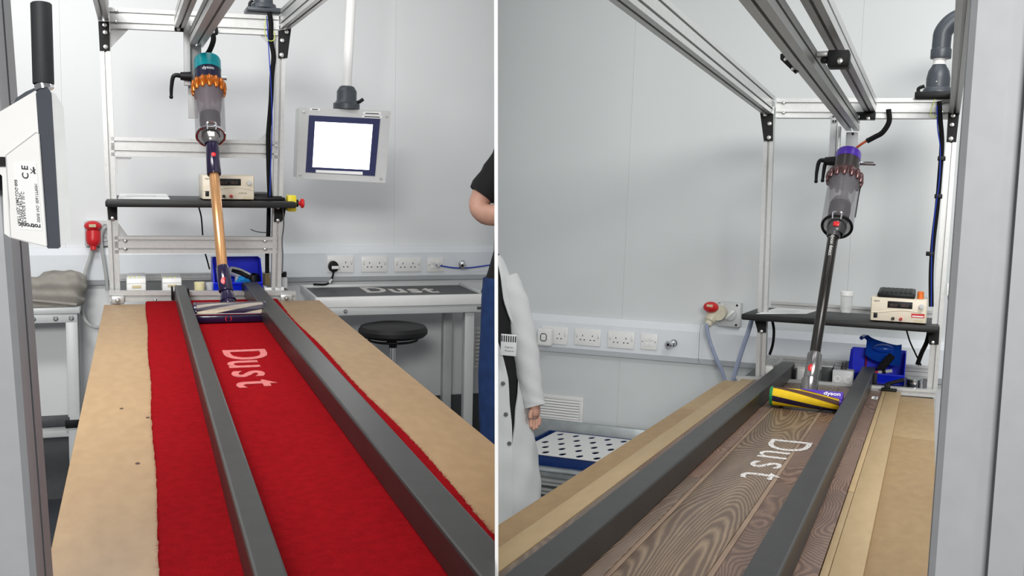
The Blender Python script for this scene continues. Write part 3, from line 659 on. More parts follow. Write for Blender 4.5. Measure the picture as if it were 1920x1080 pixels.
    for u, v, w, h, k in S['badges']:
        q = P(u, v); ax = (P(*S['wand'][k][2]) - P(*S['wand'][k][1])).normalized(); s_ = sp(v); nrm = (V((0, -1, 0)) - ax*V((0, -1, 0)).dot(ax)).normalized(); sd = ax.cross(nrm)
        rad = (S['wand'][k][3]+S['wand'][k][4])/2*s_
        mb = MB(); N = 16; ring = []
        for i in range(N):
            c_, s2 = math.cos(2*pi*i/N)*w*s_/2, math.sin(2*pi*i/N)*h*s_/2; dep = math.sqrt(max(rad*rad-c_*c_, 0))+.0008
            ring.append(q + sd*c_ + ax*s2 + nrm*dep)
        mb.add(ring + [q + ax*0 + nrm*(rad+.0012)], [(i, (i+1) % N, N) for i in range(N)])
        bo = t.part('badge', mb, RED, tubes[k])
        t.part('badge_mark', MB().text('i', q + nrm*(rad+.0016) - sd*w*s_*.08 - ax*h*s_*.2, sd if sd.x > 0 else -sd, ax, h*s_*.55, .0004), WHITE, tubes[k])
    if S.get('tubetext'):
        u, v, hh, k = S['tubetext']; q = P(u, v); pa, pb = P(*S['wand'][k][1]), P(*S['wand'][k][2]); ax = (pb-pa).normalized()
        nrm = (V((0, -1, 0)) - ax*V((0, -1, 0)).dot(ax)).normalized(); sd = ax.cross(nrm); sd = sd if sd.x > 0 else -sd
        t.part('lettering', MB().text('dyson detect', q + nrm*(S['wand'][k][3]*sp(v)+.0008) - sd*hh*sp(v)*.3, -ax, sd, hh*sp(v), .0005), WHITE, tubes[k])
    # bin
    a, b = P(*S['bin'][0]), P(*S['bin'][1]); ax = (b-a).normalized(); Lb = (b-a).length; r = S['bin'][2]*sp(S['bin'][0][1])
    t.part('dust_bin', MB().lathe([(r*.93, .0), (r, .004), (r, Lb), (r*.985, Lb), (r*.97, .006)], a, ax, 36), GLASSP)
    t.part('shroud', MB().lathe([(0, -.01), (r*.5, -.01), (r*.62, .015), (r*.68, Lb*.28), (r*.66, Lb*.45), (r*.5, Lb*.56), (r*.2, Lb*.6), (.01, Lb*.6)], a, ax, 28), S['shroud'])
    t.part('inner_core', MB().lathe([(r*.60, Lb*.36), (r*.78, Lb*.62), (r*.84, Lb*.9), (r*.9, Lb)], a, ax, 28), S['cone'])
    rax = (ax - V((0, -1, 0))*.0 + V((0, 1, 0))*.42).normalized()
    t.part('release_ring', MB().torus(a-ax*.012, rax, r*.9, r*.09), S['ring'])
    t.part('bin_base', MB().lathe([(r*.45, 0), (r*.86, 0), (r*.86, .004), (r*.45, .004)], a-ax*.010, rax, 32, True), mat('smoky_plastic', (150, 150, 152), .2, alpha=.5))
    t.part('inlet_collar', MB().lathe([(r*.42, -.05), (r*.55, -.04), (r*.6, -.01), (r*.5, .0)], a, ax, 28), S['collar'])
    rn = V((0, -1, 0)) - ax*V((0, -1, 0)).dot(ax); rn.normalize(); sd = ax.cross(rn)
    t.part('latch', MB().tube([a+rn*r*.8+sd*.016-ax*.012, a+rn*r*.98+sd*.014+ax*.012, a+rn*r*.98-sd*.014+ax*.012, a+rn*r*.8-sd*.016-ax*.012], .004, 8, 5), CHROME)
    t.part('latch_button', MB().rbox((-.012, -.004, -.01), (.012, .004, .012), .003, 2).xf(lambda p: a + rn*(r*.62) - ax*.028 + sd*p.x + rn*p.y + ax*p.z), S['button'])
    # cyclones
    e = b + ax*(S['cyc'][0]*sp(S['bin'][1][1])); hc = S['cyc'][0]*sp(S['bin'][1][1]); rc = S['cyc'][1]*sp(S['bin'][1][1])
    cyc = t.part('cyclone_pack', MB().lathe([(r*.7, -.004), (rc*.86, 0), (rc*.84, hc*.35), (r*.84, hc*.9), (r*.7, hc)], b, ax, 32), S['cycm'])
    for i in range(14):
        an = 2*pi*i/14; d_ = rn*math.cos(an)+sd*math.sin(an)
        t.part('cyclone', MB().lathe([(0, -.012), (.006, -.012), (.0115, .006), (.0095, hc*.55), (.004, hc*.75), (0, hc*.76)], b + d_*(rc-.0095), ax, 10), S['cycm'], cyc)
    # motor end
    f0 = b + ax*hc*.8; Lm = S['motor'][0]*sp(S['bin'][1][1]); rm = S['motor'][1]*sp(S['bin'][1][1])
    mo = t.part('motor_body', MB().lathe([(rm*1.0, -.01), (rm*1.02, Lm*.1), (rm, Lm), (0, Lm)], f0, ax, 32), S['motorm'])
    g0 = f0 + ax*Lm; Lc = S['capm'][0]*sp(S['bin'][1][1])
    t.part('filter_cap', MB().lathe([(rm*1.02, -.002), (rm*1.03, Lc*.8), (rm*.98, Lc*.95), (rm*.86, Lc), (rm*.5, Lc*1.02), (0, Lc*1.02)], g0, ax, 32), S['capc'])
    if S.get('motortext'):
        N = 'dyson'; q = f0 + ax*Lm*.62
        tb = MB().text(N, V((-.026, 0, -.004)), X, Z, .02, -.0006, 1, .01)
        def wrap(p):
            an = p.x / rm; return q + ax*p.z + (rn*math.cos(an) + (-sd if sd.x < 0 else sd)*math.sin(an))*(rm*1.012 - p.y)
        t.part('lettering', tb.xf(wrap), WHITE, mo)
    # spine and handle behind the motor
    h0 = f0 - ax*(Lb+hc)*.4 - rn*(r*1.0); h1 = g0 - rn*rm*1.1 - ax*.02
    t.part('handle', MB().tube([h0, h0 - rn*.035 + ax*.03, (h0+h1)/2 - rn*.045, h1 - rn*.03, h1 + ax*.01], .016, 12, 5), S['motorm'])
    return t
yhead = LB.px(430, 604, z=ct).y
VL = dict(mid=400, zc=ct+.001, head=(363, 501, 570, 606), lean=(560, yhead+.09, 110, .045), rr=.0305, roll=BRISTLE, stripe=PURD,
    stripes=[(.3, 1.5, .2), (1.2, 1.5, .22), (2.2, 1.5, .3), (-.8, 1.5, .3)], cap=PURD, body=PURD, lip=PURD, cov=(.35, 2.6),
    wand=[('neck', (428, 566), (424, 545), 15, 10.5, PURD), ('lower_collar', (424, 547), (417, 500), 13, 11.5, PURD), ('wand', (417, 503), (401, 322), 9.6, 9.2, GOLD), ('upper_collar', (401.5, 328), (397, 262), 12.8, 11.5, PURD)],
    badges=[(420, 532, 12, 14, 1), (400, 296, 9, 9, 3)], bin=((395, 250), (391.5, 172), 27.5), shroud=mat('dark_mesh', (44, 42, 44), .5, .3), cone=mat('misty_plum_plastic', (146, 132, 140), .4, alpha=.55), ring=CHROME, collar=NICK, button=WHITE,
    cyc=(26, 31), cycm=COPPER, motor=(24, 23), motorm=mat('dark_navy_plastic', (30, 30, 58), .3), capm=(26, 23), capc=TEAL, motortext=True)
vacuum(LB, VL, 'stick vacuum cleaner with copper tube and teal cap standing on red carpet')
yhead = RB.px(1500, 770, z=.014).y
xr_in = p2.x - .0285
VR = dict(mid=1560, zc=.0155, head=(1434, 1580, 738, 771), lean=(738, yhead+.085, 272, .045), rr=.0325, roll=YROLL, stripe=BROWN, stripe2=PURD, hx1=xr_in-.004,
    stripes=[(1.55, -1.6, .24), (-.05, -1.1, .30)], cap=GREEN, body=PURP, lip=None, cov=(-.2, 1.6), headtext=(1553, 752),
    wand=[('neck', (1515, 745), (1519, 712), 14.5, 15.5, NICK), ('lower_collar', (1518, 722), (1528, 664), 13.5, 13, NICK), ('wand', (1527, 668), (1563, 438), 9.6, 9.6, TUBEB), ('upper_collar', (1562, 445), (1569, 405), 12, 15, GUN)],
    badges=[(1521, 697, 12, 16, 1)], tubetext=(1562, 446, 9, 2), bin=((1570, 420), (1583, 340), 29), shroud=mat('dark_mesh', (44, 42, 44), .5, .3), cone=mat('misty_grey_plastic', (168, 166, 170), .4, alpha=.32), ring=BLKM, collar=GUN, button=RED,
    cyc=(22, 33), cycm=mat('smoky_red_plastic', (112, 82, 82), .22, .6), motor=(30, 22), motorm=mat('smoke_plastic', (58, 52, 52), .3), capm=(18, 22), capc=PURP)
vacuum(RB, VR, 'stick vacuum cleaner with black tube, purple cap and yellow roller on wooden planks')

# ------------------------------------------------------------ things on the shelves
def psu(bay, r, y, depth, label, sw):
    x0, z0, x1, z1 = r; w = x1-x0; h = z1-z0
    t = Thing(bay, 'power_supply', label, 'power supply', ((x0+x1)/2, y, z0))
    t.part('case', MB().rbox((x0, y, z0+.004), (x1, y+depth, z1), .004), OFFW)
    X_ = lambda s_: x0+w*s_; Z_ = lambda s_: z0+h*s_
    t.part('front_panel', MB().rbox((X_(.01), y-.006, Z_(.04)), (X_(.99), y+.004, Z_(.99)), .004), OFFW)
    d = t.part('display', MB().rbox((X_(.30), y-.009, Z_(.60)), (X_(.74), y-.004, Z_(.87)), .002), BLACK)
    for i in (0, 1): t.part('readout', MB().text('00.0', V((X_(.34+.2*i), y-.0095, Z_(.66))), X, Z, h*.16, -.0004), mat('unlit_readout', (92, 70, 62), .4), d)
    for i in range(14):
        pass
    wv = MB(); pts = [V((X_(.02+.96*i/20), y-.0065, Z_(.45 - .09*math.sin(pi*(i/20-.5))*0 - .07*math.cos(pi*(i/20)*1.6)))) for i in range(21)]
    wv.tube(pts, h*.018, 6, 2); t.part('moulding', wv, OFFW)
    t.part('dial', MB().lathe([(h*.10, 0), (h*.095, .016), (0, .017)], V((X_(.9), y-.004, Z_(.72))), (0, -1, 0), 20), GREYP)
    t.part('rocker_switch', MB().rbox((X_(.06), y-.009, Z_(.16)), (X_(.13), y-.004, Z_(.36)), .002), BLACK)
    for s_, mt in ((.41, BLACK), (.55, RED)): t.part('terminal', MB().lathe([(h*.065, 0), (h*.06, .014), (h*.035, .015), (h*.03, .004)], V((X_(s_), y-.004, Z_(.17))), (0, -1, 0), 16), mt)
    t.part('lettering', MB().text('digital', V((X_(.05), y-.0065, Z_(.83))), X, Z, h*.1, -.0004), INK)
    if sw: 
        q = t.part('warning_label', MB().box((X_(.73), y-.0072, Z_(.26)), (X_(.96), y-.005, Z_(.42))), RED)
        t.part('label_text', MB().box((X_(.745), y-.0078, Z_(.29)), (X_(.945), y-.007, Z_(.34))), WHITE, q)
    else: t.part('lettering', MB().text('0-30V 3A', V((X_(.70), y-.0065, Z_(.27))), X, Z, h*.08, -.0004), INK)
    for i in range(3): t.part('print_line', MB().box((X_(.77), y-.0068, Z_(.06+.045*i)), (X_(.95), y-.006, Z_(.078+.045*i))), TAN)
    for s_ in (.08, .92): t.part('foot', MB().cyl(V((X_(s_), y+.03, z0)), V((X_(s_), y+.03, z0+.006)), .008, n=10), RUB)
    return t
zs = SL['zs']; py = .03
q0 = LB.px(379, 373, y=py); q1 = LB.px(476.5, 327, y=py)
psu(LB, (q0.x, zs+.0008, q1.x, zs+(q1.z-q0.z)), py, .24, 'cream bench power supply on the shelf behind the copper tube', False)
def flat(bay, name, pts, z, th, mt, label, cat):
    t = Thing(bay, name, label, cat, bay.px(*pts[0], z=z)); b = t.part('sheet', MB().poly([V((p.x, p.y, z+.0006)) for p in [bay.px(u, v, z=z) for u, v in pts]], (0, 0, th)), mt); return t
def lines(bay, t, z, u0, u1, vs_, mt=INK):
    for v in vs_:
        a, b = bay.px(u0, v, z=z), bay.px(u1, v, z=z); t.part('printed_line', MB().box((a.x, a.y, z+.001), (b.x, a.y+.008, z+.0014)), mt)
def paper(bay, name, u0, u1, vn, vf, z, mt, label, cat, th=.0012, skew=0):
    a = bay.px(u0, vn, z=z); b = bay.px(u1, vn, z=z); yn = a.y; yf = bay.px(u0, vf, z=z).y
    t = Thing(bay, name, label, cat, ((a.x+b.x)/2, (yn+yf)/2, z))
    t.part('sheet', MB().poly([V((a.x, yn, z+.0006)), V((b.x, b.y if skew else yn, z+.0006)), V((b.x+skew, yf, z+.0006)), V((a.x+skew, yf, z+.0006))], (0, 0, th)), mt)
    if mt is PAPER:
        for i in range(5): t.part('printed_line', MB().box((a.x+.03, yn+(yf-yn)*(.25+.11*i), z+.0018), (a.x+(b.x-a.x)*.75, yn+(yf-yn)*(.27+.11*i), z+.0022)), GREYP)
    return t
paper(LB, 'paper_sheet', 221, 318, 373, 363.5, zs, PAPER, 'white printed sheet at the left end of the shelf above the red carpet', 'paper')
a = LB.px(478, 376.5, z=zs); b = LB.px(536, 377, z=zs); yb_ = LB.px(480, 365, z=zs).y
t = Thing(LB, 'document_tray', 'flat black tray on the shelf beside the bench power supply', 'tray', ((a.x+b.x)/2, a.y, zs))
t.part('base', MB().rbox((a.x, a.y+.02, zs+.0006), (b.x, yb_, zs+.014), .004), BLACK)
for i in range(5): t.part('rib', MB().rbox((a.x+.01, a.y+.05+i*.07, zs+.014), (b.x-.01, a.y+.06+i*.07, zs+.018), .001), BLKM)
# emergency stop at the shelf end
p = LB.px(548, 381, y=.05); t = Thing(LB, 'emergency_stop', 'yellow emergency stop box with red button at the shelf end', 'stop button', p+V((0, 0, -.03)))
t.part('box', MB().rbox((p.x-.022, .02, p.z-.034), (p.x+.014, .09, p.z+.034), .005), YEL)
t.part('collar', MB().cyl((p.x+.014, .05, p.z), (p.x+.024, .05, p.z), .016, n=18), BLACK)
t.part('button', MB().lathe([(.009, 0), (.009, .008), (.02, .012), (.02, .022), (.014, .026), (0, .026)], (p.x+.024, .05, p.z), X, 20), RED)
# right shelf
zs2 = SR['zs']; py = .0
q0 = RB.px(1631, 601, y=py); q1 = RB.px(1740, 556, y=py); q2 = RB.px(1685, 603.5, y=py); q3 = RB.px(1685, 557, y=py)
psu(RB, (q0.x, zs2+.0008, q1.x, zs2+(q3.z-q2.z)), py, .26, 'cream bench power supply with red warning label under a black keypad', True)
zt_ = zs2+(q3.z-q2.z)+.0008
a = RB.px(1645, 553, y=.02); b = RB.px(1716, 555, y=.02)
t = Thing(RB, 'keypad', 'flat black ribbed keypad lying on the cream power supply', 'keypad', ((a.x+b.x)/2, .12, zt_))
t.part('base', MB().rbox((a.x, .01, zt_), (b.x, .22, zt_+.018), .006).xf(lambda q: V((q.x, q.y, q.z+max(0, q.z-zt_)*0+(q.y-.01)*.07*(1 if q.z > zt_+.009 else 0)))), BLACK)
for i in range(7): t.part('key_row', MB().rbox((a.x+.012+i*(b.x-a.x-.02)/7, .025, zt_+.018), (a.x+.012+(i+.75)*(b.x-a.x-.02)/7, .20, zt_+.0205), .001).xf(lambda q: V((q.x, q.y, q.z+(q.y-.01)*.07))), BLKM)
p = RB.px(1726, 555, y=.05); single(RB, 'orange_pot', MB().lathe([(0, 0), (.0125, 0), (.0125, .026), (.0105, .028), (.0105, .03), (0, .03)], (p.x, .05, zt_), Z, 20), ORANGE, 'small orange pot standing on the power supply next to the keypad', 'pot')
t = paper(RB, 'paper_sheet', 1418, 1512, 589, 575, zs2, PAPER, 'white printed sheet on the shelf left of the clear jar', 'paper', skew=.02)
p = RB.px(1586, 587, z=zs2); t = Thing(RB, 'sample_jar', 'clear plastic jar with white screw lid on the shelf', 'jar', p)
t.part('jar', MB().lathe([(0, .001), (.025, .001), (.026, .004), (.026, .076), (.022, .08)], p, Z, 26), mat('frosted_plastic', (225, 228, 226), .25, alpha=.45))
t.part('lid', MB().lathe([(.029, .078), (.029, .096), (.027, .098), (0, .098)], p, Z, 26), WHITE)
t.part('contents', MB().lathe([(0, .003), (.024, .003), (.024, .014), (0, .02)], p, Z, 20), WHITE)
# ------------------------------------------------------------ bins and bits on the decks
def bin_(bay, r, y, zd, depth, label):
    x0, _, x1, z1 = r; h = z1 - zd; z0 = zd+.0008; e = .004
    t = Thing(bay, 'storage_bin', label, 'storage bin', ((x0+x1)/2, y+depth/2, z0))
    side = [V((0, y, z0)), V((0, y+depth, z0)), V((0, y+depth, z0+h)), V((0, y+depth*.42, z0+h)), V((0, y+.012, z0+h*.62)), V((0, y-.012, z0+h*.32))]
    ps = t.part('side_wall', MB().poly([p+V((x0, 0, 0)) for p in side], (e, 0, 0)), BLUEB); t.part('side_wall', MB().poly([p+V((x1-e, 0, 0)) for p in side], (e, 0, 0)), BLUEB)
    t.part('base', MB().box((x0+e, y, z0), (x1-e, y+depth, z0+e)), BLUEB)
    t.part('back_wall', MB().box((x0+e, y+depth-e, z0+e), (x1-e, y+depth, z0+h)), BLUEB)
    t.part('front_wall', MB().poly([V((x0+e, y, z0+e)), V((x0+e, y-.012, z0+h*.32)), V((x0+e, y-.008, z0+h*.32)), V((x0+e, y+e, z0+e))], (x1-x0-2*e, 0, 0)), BLUEB)
    t.part('front_rim', MB().bar(V((x0+e, y-.012, z0+h*.32)), V((x1-e, y-.012, z0+h*.32)), .008, .006, Y), BLUEB)
    return t, z0+e
zd = SL['zd']
r = rect(LB, 399, 486, 490, 546, .17); bin_(LB, r, .13, zd, .16, 'open blue storage bin behind the copper tube vacuum')
x0, _, x1, _ = r; xm = (x0+x1)/2
t = Thing(LB, 'vacuum_fitting', 'grey and black ribbed fitting lying in the blue bin', 'fitting', (xm+.03, .19, zd+.006))
t.part('body', MB().tube([(xm-.02, .23, zd+.085), (xm+.01, .2, zd+.08), (xm+.05, .18, zd+.06)], .022, 14, 4), GREYP)
t.part('stripe', MB().tube([(xm-.015, .205, zd+.09), (xm+.012, .178, zd+.084), (xm+.045, .16, zd+.068)], .01, 10, 4), BLACK)
t.part('support', MB().cyl((xm+.01, .2, zd+.006), (xm+.01, .2, zd+.07), .018, n=12), GREYP)
bl = MB().ball((xm+.02, .16, zd+.04), (.035, .02, .028), 18, 12).xf(lambda p: p+V((.004*math.sin(p.x*190), .004*math.sin(p.z*230), .005*math.sin(p.x*150+p.y*90)))); bl.xf(lambda p: V((p.x, p.y, max(p.z, zd+.006))))
single(LB, 'blue_cloth', bl, mat('bright_blue_cloth', (20, 130, 200), .8, var=.1), 'crumpled bright blue cloth at the front of the blue bin', 'cloth')
single(LB, 'black_hose_end', MB().lathe([(.02, 0), (.03, .01), (.03, .05), (.022, .07), (.012, .07)], (xm+.075, .2, zd+.006), V((-.1, -.15, 1)), 18), BLACK, 'black rubber hose end in the right corner of the blue bin', 'hose end')
def caddy(bay, u0, u1, v0, v1, y, depth, zd, label, n):
    x0, _, x1, z1 = rect(bay, u0, v0, u1, v1, y); h = z1-zd
    t = Thing(bay, 'label_box', label, 'box', ((x0+x1)/2, y+depth/2, zd+.0008))
    t.part('box', MB().rbox((x0, y, zd+.0008), (x1, y+depth, zd+h), .006), WHITE)
    for i in range(n): t.part('yellow_tab', MB().rbox((x0+.01+i*(x1-x0-.02)/n, y+.02, zd+h-.001), (x0+.01+(i+.3)*(x1-x0-.02)/n, y+.05, zd+h+.003), .001), mat('pale_yellow_label', (226, 220, 120), .6))
    t.part('front_label', MB().rbox((x0+(x1-x0)*.28, y-.0015, zd+h*.45), (x0+(x1-x0)*.75, y+.001, zd+h*.62), .0005), TAN)
    t.part('groove', MB().box((x0+.002, y-.0006, zd+h*.70), (x1-.002, y+.001, zd+h*.74)), GREYP)
caddy(LB, 237, 274, 522, 547, .10, .22, zd, 'white parts box with yellow tabs at the left of the deck', 3)
caddy(LB, 304, 341, 522, 547, .15, .2, zd, 'white parts box with yellow tabs beside the left rail end', 3)
p = LB.px(372, 546, z=zd); single(LB, 'cream_jar', MB().lathe([(0, .001), (.021, .001), (.022, .004), (.022, .05), (.02, .052), (0, .052)], V((p.x, .13, zd)), Z, 20), mat('cream_wax', (226, 216, 170), .5), 'short cream cylinder jar on the deck left of the blue bin', 'jar')
p = LB.px(391, 546, z=zd); single(LB, 'clear_cup', MB().lathe([(0, .001), (.014, .001), (.018, .046), (.0165, .046), (.0125, .004)], V((p.x, .16, zd)), Z, 20), mat('frosted_plastic', (225, 228, 226), .25, alpha=.45), 'small frosted cup between the cream jar and blue bin', 'cup')
p = LB.px(497, 535, z=zd); single(LB, 'amber_jar', MB().lathe([(0, .001), (.018, .001), (.018, .04), (.015, .046), (.015, .06), (0, .06)], V((p.x, .36, zd)), Z, 18), mat('amber_plastic', (160, 140, 90), .4), 'small amber jar just right of the blue bin', 'jar')
p = LB.px(519, 533, z=zd); t = Thing(LB, 'glue_pot', 'white pot with black cap on the deck by the right upright', 'pot', V((p.x+.01, .30, zd)))
t.part('pot', MB().lathe([(0, .001), (.02, .001), (.02, .04), (.014, .05)], V((p.x+.01, .30, zd)), Z, 18), WHITE); t.part('cap', MB().lathe([(.017, .05), (.017, .072), (0, .073)], V((p.x+.01, .30, zd)), Z, 18), BLACK)
x0, _, x1, _ = rect(LB, 497, 533, 534, 549, .08)
t = Thing(LB, 'pocket_meter', 'small white meter with grey window on the deck end', 'meter', ((x0+x1)/2, .1, zd)); M_ = Matrix.Rotation(.5, 3, 'X')
t.part('case', MB().rbox((x0, .10, zd+.0008), (x1, .19, zd+.026), .003), WHITE); t.part('window', MB().rbox((x0+.012, .115, zd+.026), (x1-.02, .175, zd+.0275), .0005), GREYD)
# right deck
zd2 = SR['zd']
DB = max(p2.y + .03 - .12, 0); r = rect(RB, 1592, 660, 1697, 726, .16+DB); bin_(RB, r, .12+DB, zd2, .2, 'open blue storage bin holding a dustpan behind the wooden planks')
x0, _, x1, _ = r; xm = (x0+x1)/2
t = Thing(RB, 'dustpan', 'translucent blue dustpan tilted in the blue bin', 'dustpan', (xm, .22+DB, zd2+.006))
pan = MB(); A = V((xm-.06, .17, zd2+.10)); 
def panp(s_, t_, k=0): return V((xm-.055+.15*s_, .23+DB+.06*t_-.05*s_, zd2+.10+.065*t_-.03*s_+k))
N = 8; pv = []
for i in range(N+1):
    for j in range(N+1):
        e = max(abs(i/N*2-1), 0)**4*.012 + (j/N)**4*.02; pv.append(panp(i/N, j/N, e))
pan.add(pv, [(i*(N+1)+j, i*(N+1)+j+1, (i+1)*(N+1)+j+1, (i+1)*(N+1)+j) for i in range(N) for j in range(N)]); pan.add([p-V((0, 0, .003)) for p in pv], [(i*(N+1)+j, (i+1)*(N+1)+j, (i+1)*(N+1)+j+1, i*(N+1)+j+1) for i in range(N) for j in range(N)])
t.part('pan', pan, BLUET)
t.part('handle', MB().tube([panp(.2, .9), panp(-.05, 1.0, .02), (xm-.075, .22+DB, zd2+.185)], .009, 10, 4), BLUET)
t.part('hood', MB().ball(panp(.5, .75, .008), (.05, .03, .022), 16, 10), BLUET)
t = Thing(RB, 'hand_brush', 'dark hand brush leaning across the blue dustpan', 'brush', (xm+.04, .12+DB, zd2+.03))
M_ = Matrix.Rotation(-.95, 3, 'Y') @ Matrix.Rotation(.2, 3, 'Z'); cc = V((xm+.035, .14+DB, zd2+.09))
t.part('bristle_block', MB().rbox(cc-V((.045, .012, .016)), cc+V((.045, .012, .016)), .006, 2, M_), RUB)
p = RB.px(1628, 645, y=.3+DB); single(RB, 'red_brush', MB().tube([(p.x-.006, .3+DB, zd2+.006), (p.x-.004, .3+DB, zd2+.12), (p.x, .3+DB, p.z-.03), (p.x+.002, .3+DB, p.z)], .005, 8, 4, rs=(.004, .005)), mat('dark_red_plastic', (150, 30, 60), .4), 'thin dark red brush handle standing up in the blue bin', 'brush')
t = Thing(RB, 'marker_pen', 'black and white pen with red end in the blue bin', 'pen', (xm+.03, .13+DB, zd2+.03))
a = V((xm-.005, .125+DB, zd2+.046)); b = V((xm+.065, .125+DB, zd2+.06)); t.part('barrel', MB().cyl(a+(b-a)*.18, b, .008, n=14), GREYP); t.part('red_end', MB().cyl(a, a+(b-a)*.18, .0082, n=14), RED); t.part('black_band', MB().cyl(a+(b-a)*.4, a+(b-a)*.62, .0084, n=14), BLACK)
def pixbox(bay, name, u0, u1, vt, vb, y, depth, z0, mt, label, cat, b=.006):
    x0, _, x1, z1 = rect(bay, u0, vt, u1, vb, y); t = Thing(bay, name, label, cat, ((x0+x1)/2, y+depth/2, z0)); t.part('case', MB().rbox((x0, y, z0+.0008), (x1, y+depth, z1), b), mt); t.r = (x0, x1, z1, y); return t
a, b = RB.px(1432, 700, y=.08), RB.px(1466, 678, y=.4)
t = Thing(RB, 'power_strip', 'white power strip lying on the deck left of the rail end', 'power strip', (b.x, .3, zd2))
t.part('case', MB().rbox((a.x-.03, .12, zd2+.0008), (a.x+.035, .46, zd2+.065), .008), WHITE)
for i in range(4): t.part('outlet', MB().rbox((a.x-.02, .14+i*.08, zd2+.065), (a.x+.025, .18+i*.08, zd2+.0685), .002), GREYP)
t = pixbox(RB, 'junction_box', 1560, 1600, 694, 722, .10, .07, zd2, GREYP, 'light grey junction box with two round knockouts beside the blue bin', 'box')
x0, x1, z1, yy = t.r
for s_ in (.25, .75): t.part('knockout', MB().torus((x0+(x1-x0)*s_, yy, zd2+(z1-zd2)*.45), Y, .012, .002, 20, 6), WHITE)
t.part('gland', MB().lathe([(.012, 0), (.012, .012), (.009, .014), (.009, .03), (0, .031)], (x0+(x1-x0)*.5, yy+.03, z1), Z, 14), GUN)
t = pixbox(RB, 'white_box', 1494, 1510, 690, 715, .16, .12, zd2, WHITE, 'small white box on the deck between rail end and vacuum collar', 'box', .004)
t.part('lid', MB().rbox((t.r[0]-.002, t.r[3]-.002, t.r[2]), (t.r[1]+.002, t.r[3]+.122, t.r[2]+.006), .002), WHITE)
t = pixbox(RB, 'open_tray', 1540, 1560, 686, 715, .2, .1, zd2, GREYD, 'small dark grey box on the deck right of the vacuum collar', 'box', .003)
t.part('rim', MB().rbox((t.r[0]-.003, t.r[3]-.003, t.r[2]-.006), (t.r[1]+.003, t.r[3]+.103, t.r[2]+.002), .002), GREYP)
p = RB.px(1714, 724, y=.16); t = Thing(RB, 'wire_spool', 'shiny metal wire spool on the deck right of the blue bin', 'spool', V((p.x, .16, zd2)))
t.part('flange', MB().lathe([(0, .0008), (.034, .0008), (.034, .005), (.02, .006)], V((p.x, .16, zd2)), Z, 26), GALV)
t.part('winding', MB().lathe([(.031, .005), (.0325, .012), (.0315, .02), (.0325, .03), (.031, .05)], V((p.x, .16, zd2)), Z, 26), CHROME)
t.part('flange', MB().lathe([(.02, .05), (.034, .051), (.034, .055), (.01, .055), (.01, .03)], V((p.x, .16, zd2)), Z, 26), GALV)

# ------------------------------------------------------------ monitor on its arm
ym = .34; B4 = lambda pts, y: [LB.px(u, v, y=y) for u, v in pts]
fb = LB.px(640, 330, y=ym)
t = Thing(LB, 'operator_panel', 'grey wall-arm operator panel with a bright white touchscreen', 'monitor', fb)
t.part('housing', MB().poly(B4([(561, 203), (732, 210), (722, 342), (556, 332)], ym+.004), (-.006, .07, 0)), GREYP)
t.part('front_plate', MB().poly(B4([(563, 201), (731, 208), (733, 210), (723, 341), (721, 343), (557, 334), (556, 332), (561, 202)], ym), (0, .006, 0)), GREYP)
bz = t.part('bezel', MB().poly(B4([(579.6, 216), (713, 223), (703, 330), (573, 323)], ym-.003), (0, .004, 0)), NAVY)
t.part('screen', MB().poly(B4([(591, 228), (699, 233.5), (692, 318.5), (586, 313)], ym-.0045), (0, .003, 0)), SCREEN, bz)
t.part('label_strip', MB().poly(B4([(592, 318.5), (680, 322), (680, 328), (592, 323.5)], ym-.0045), (0, .002, 0)), PAPER, bz)
for u, v in ((570, 210), (725, 218.5), (714, 335), (563, 327.5)):
    t.part('screw', MB().lathe([(.007, 0), (.006, .003), (0, .0035)], LB.px(u, v, y=ym), (0, -1, 0), 12), BOLT)
for u0, v0, u1, v1, s_ in ((581, 202.5, 600, 207, 'PANEL'), (681, 209.5, 714, 214.5, 'VACUUM RIG'), (679, 216, 716, 220.5, 'CALIBRATION DATE')):
    lp = t.part('plate_label', MB().poly(B4([(u0, v0), (u1, v0+.7), (u1, v1+.7), (u0, v1)], ym-.001), (0, .001, 0)), PAPER)
    x0 = LB.px(u0+4, v1-1.2, y=ym-.0012); t.part('print_line', MB().box((x0.x, ym-.0018, x0.z), (x0.x+(LB.px(u1-4, v1, y=ym).x-x0.x), ym-.0009, x0.z+.004)), INK, lp)
ax0 = LB.px(649.5, 203, y=ym+.035)
t.part('swivel_joint', MB().lathe([(.06, -.004), (.06, .02), (.052, .024), (.045, .036), (.045, .075), (.034, .095), (.026, .1), (.024, .1)], ax0, LB.px(650.5, 160, y=ym+.035)-ax0, 24), DGREY)
a, b = LB.px(650, 163, y=ym+.035), LB.px(670, -210, y=ym+.035); t.part('arm_pipe', MB().cyl(a, b, .0215, n=24), WHITE)
a = LB.px(666, 193, y=ym+.02); b = LB.px(681, 186, y=ym+.02); t.part('swivel_lever', MB().tube([a, (a+b)/2+V((0, 0, -.004)), b], .008, 8, 3), BLACK)
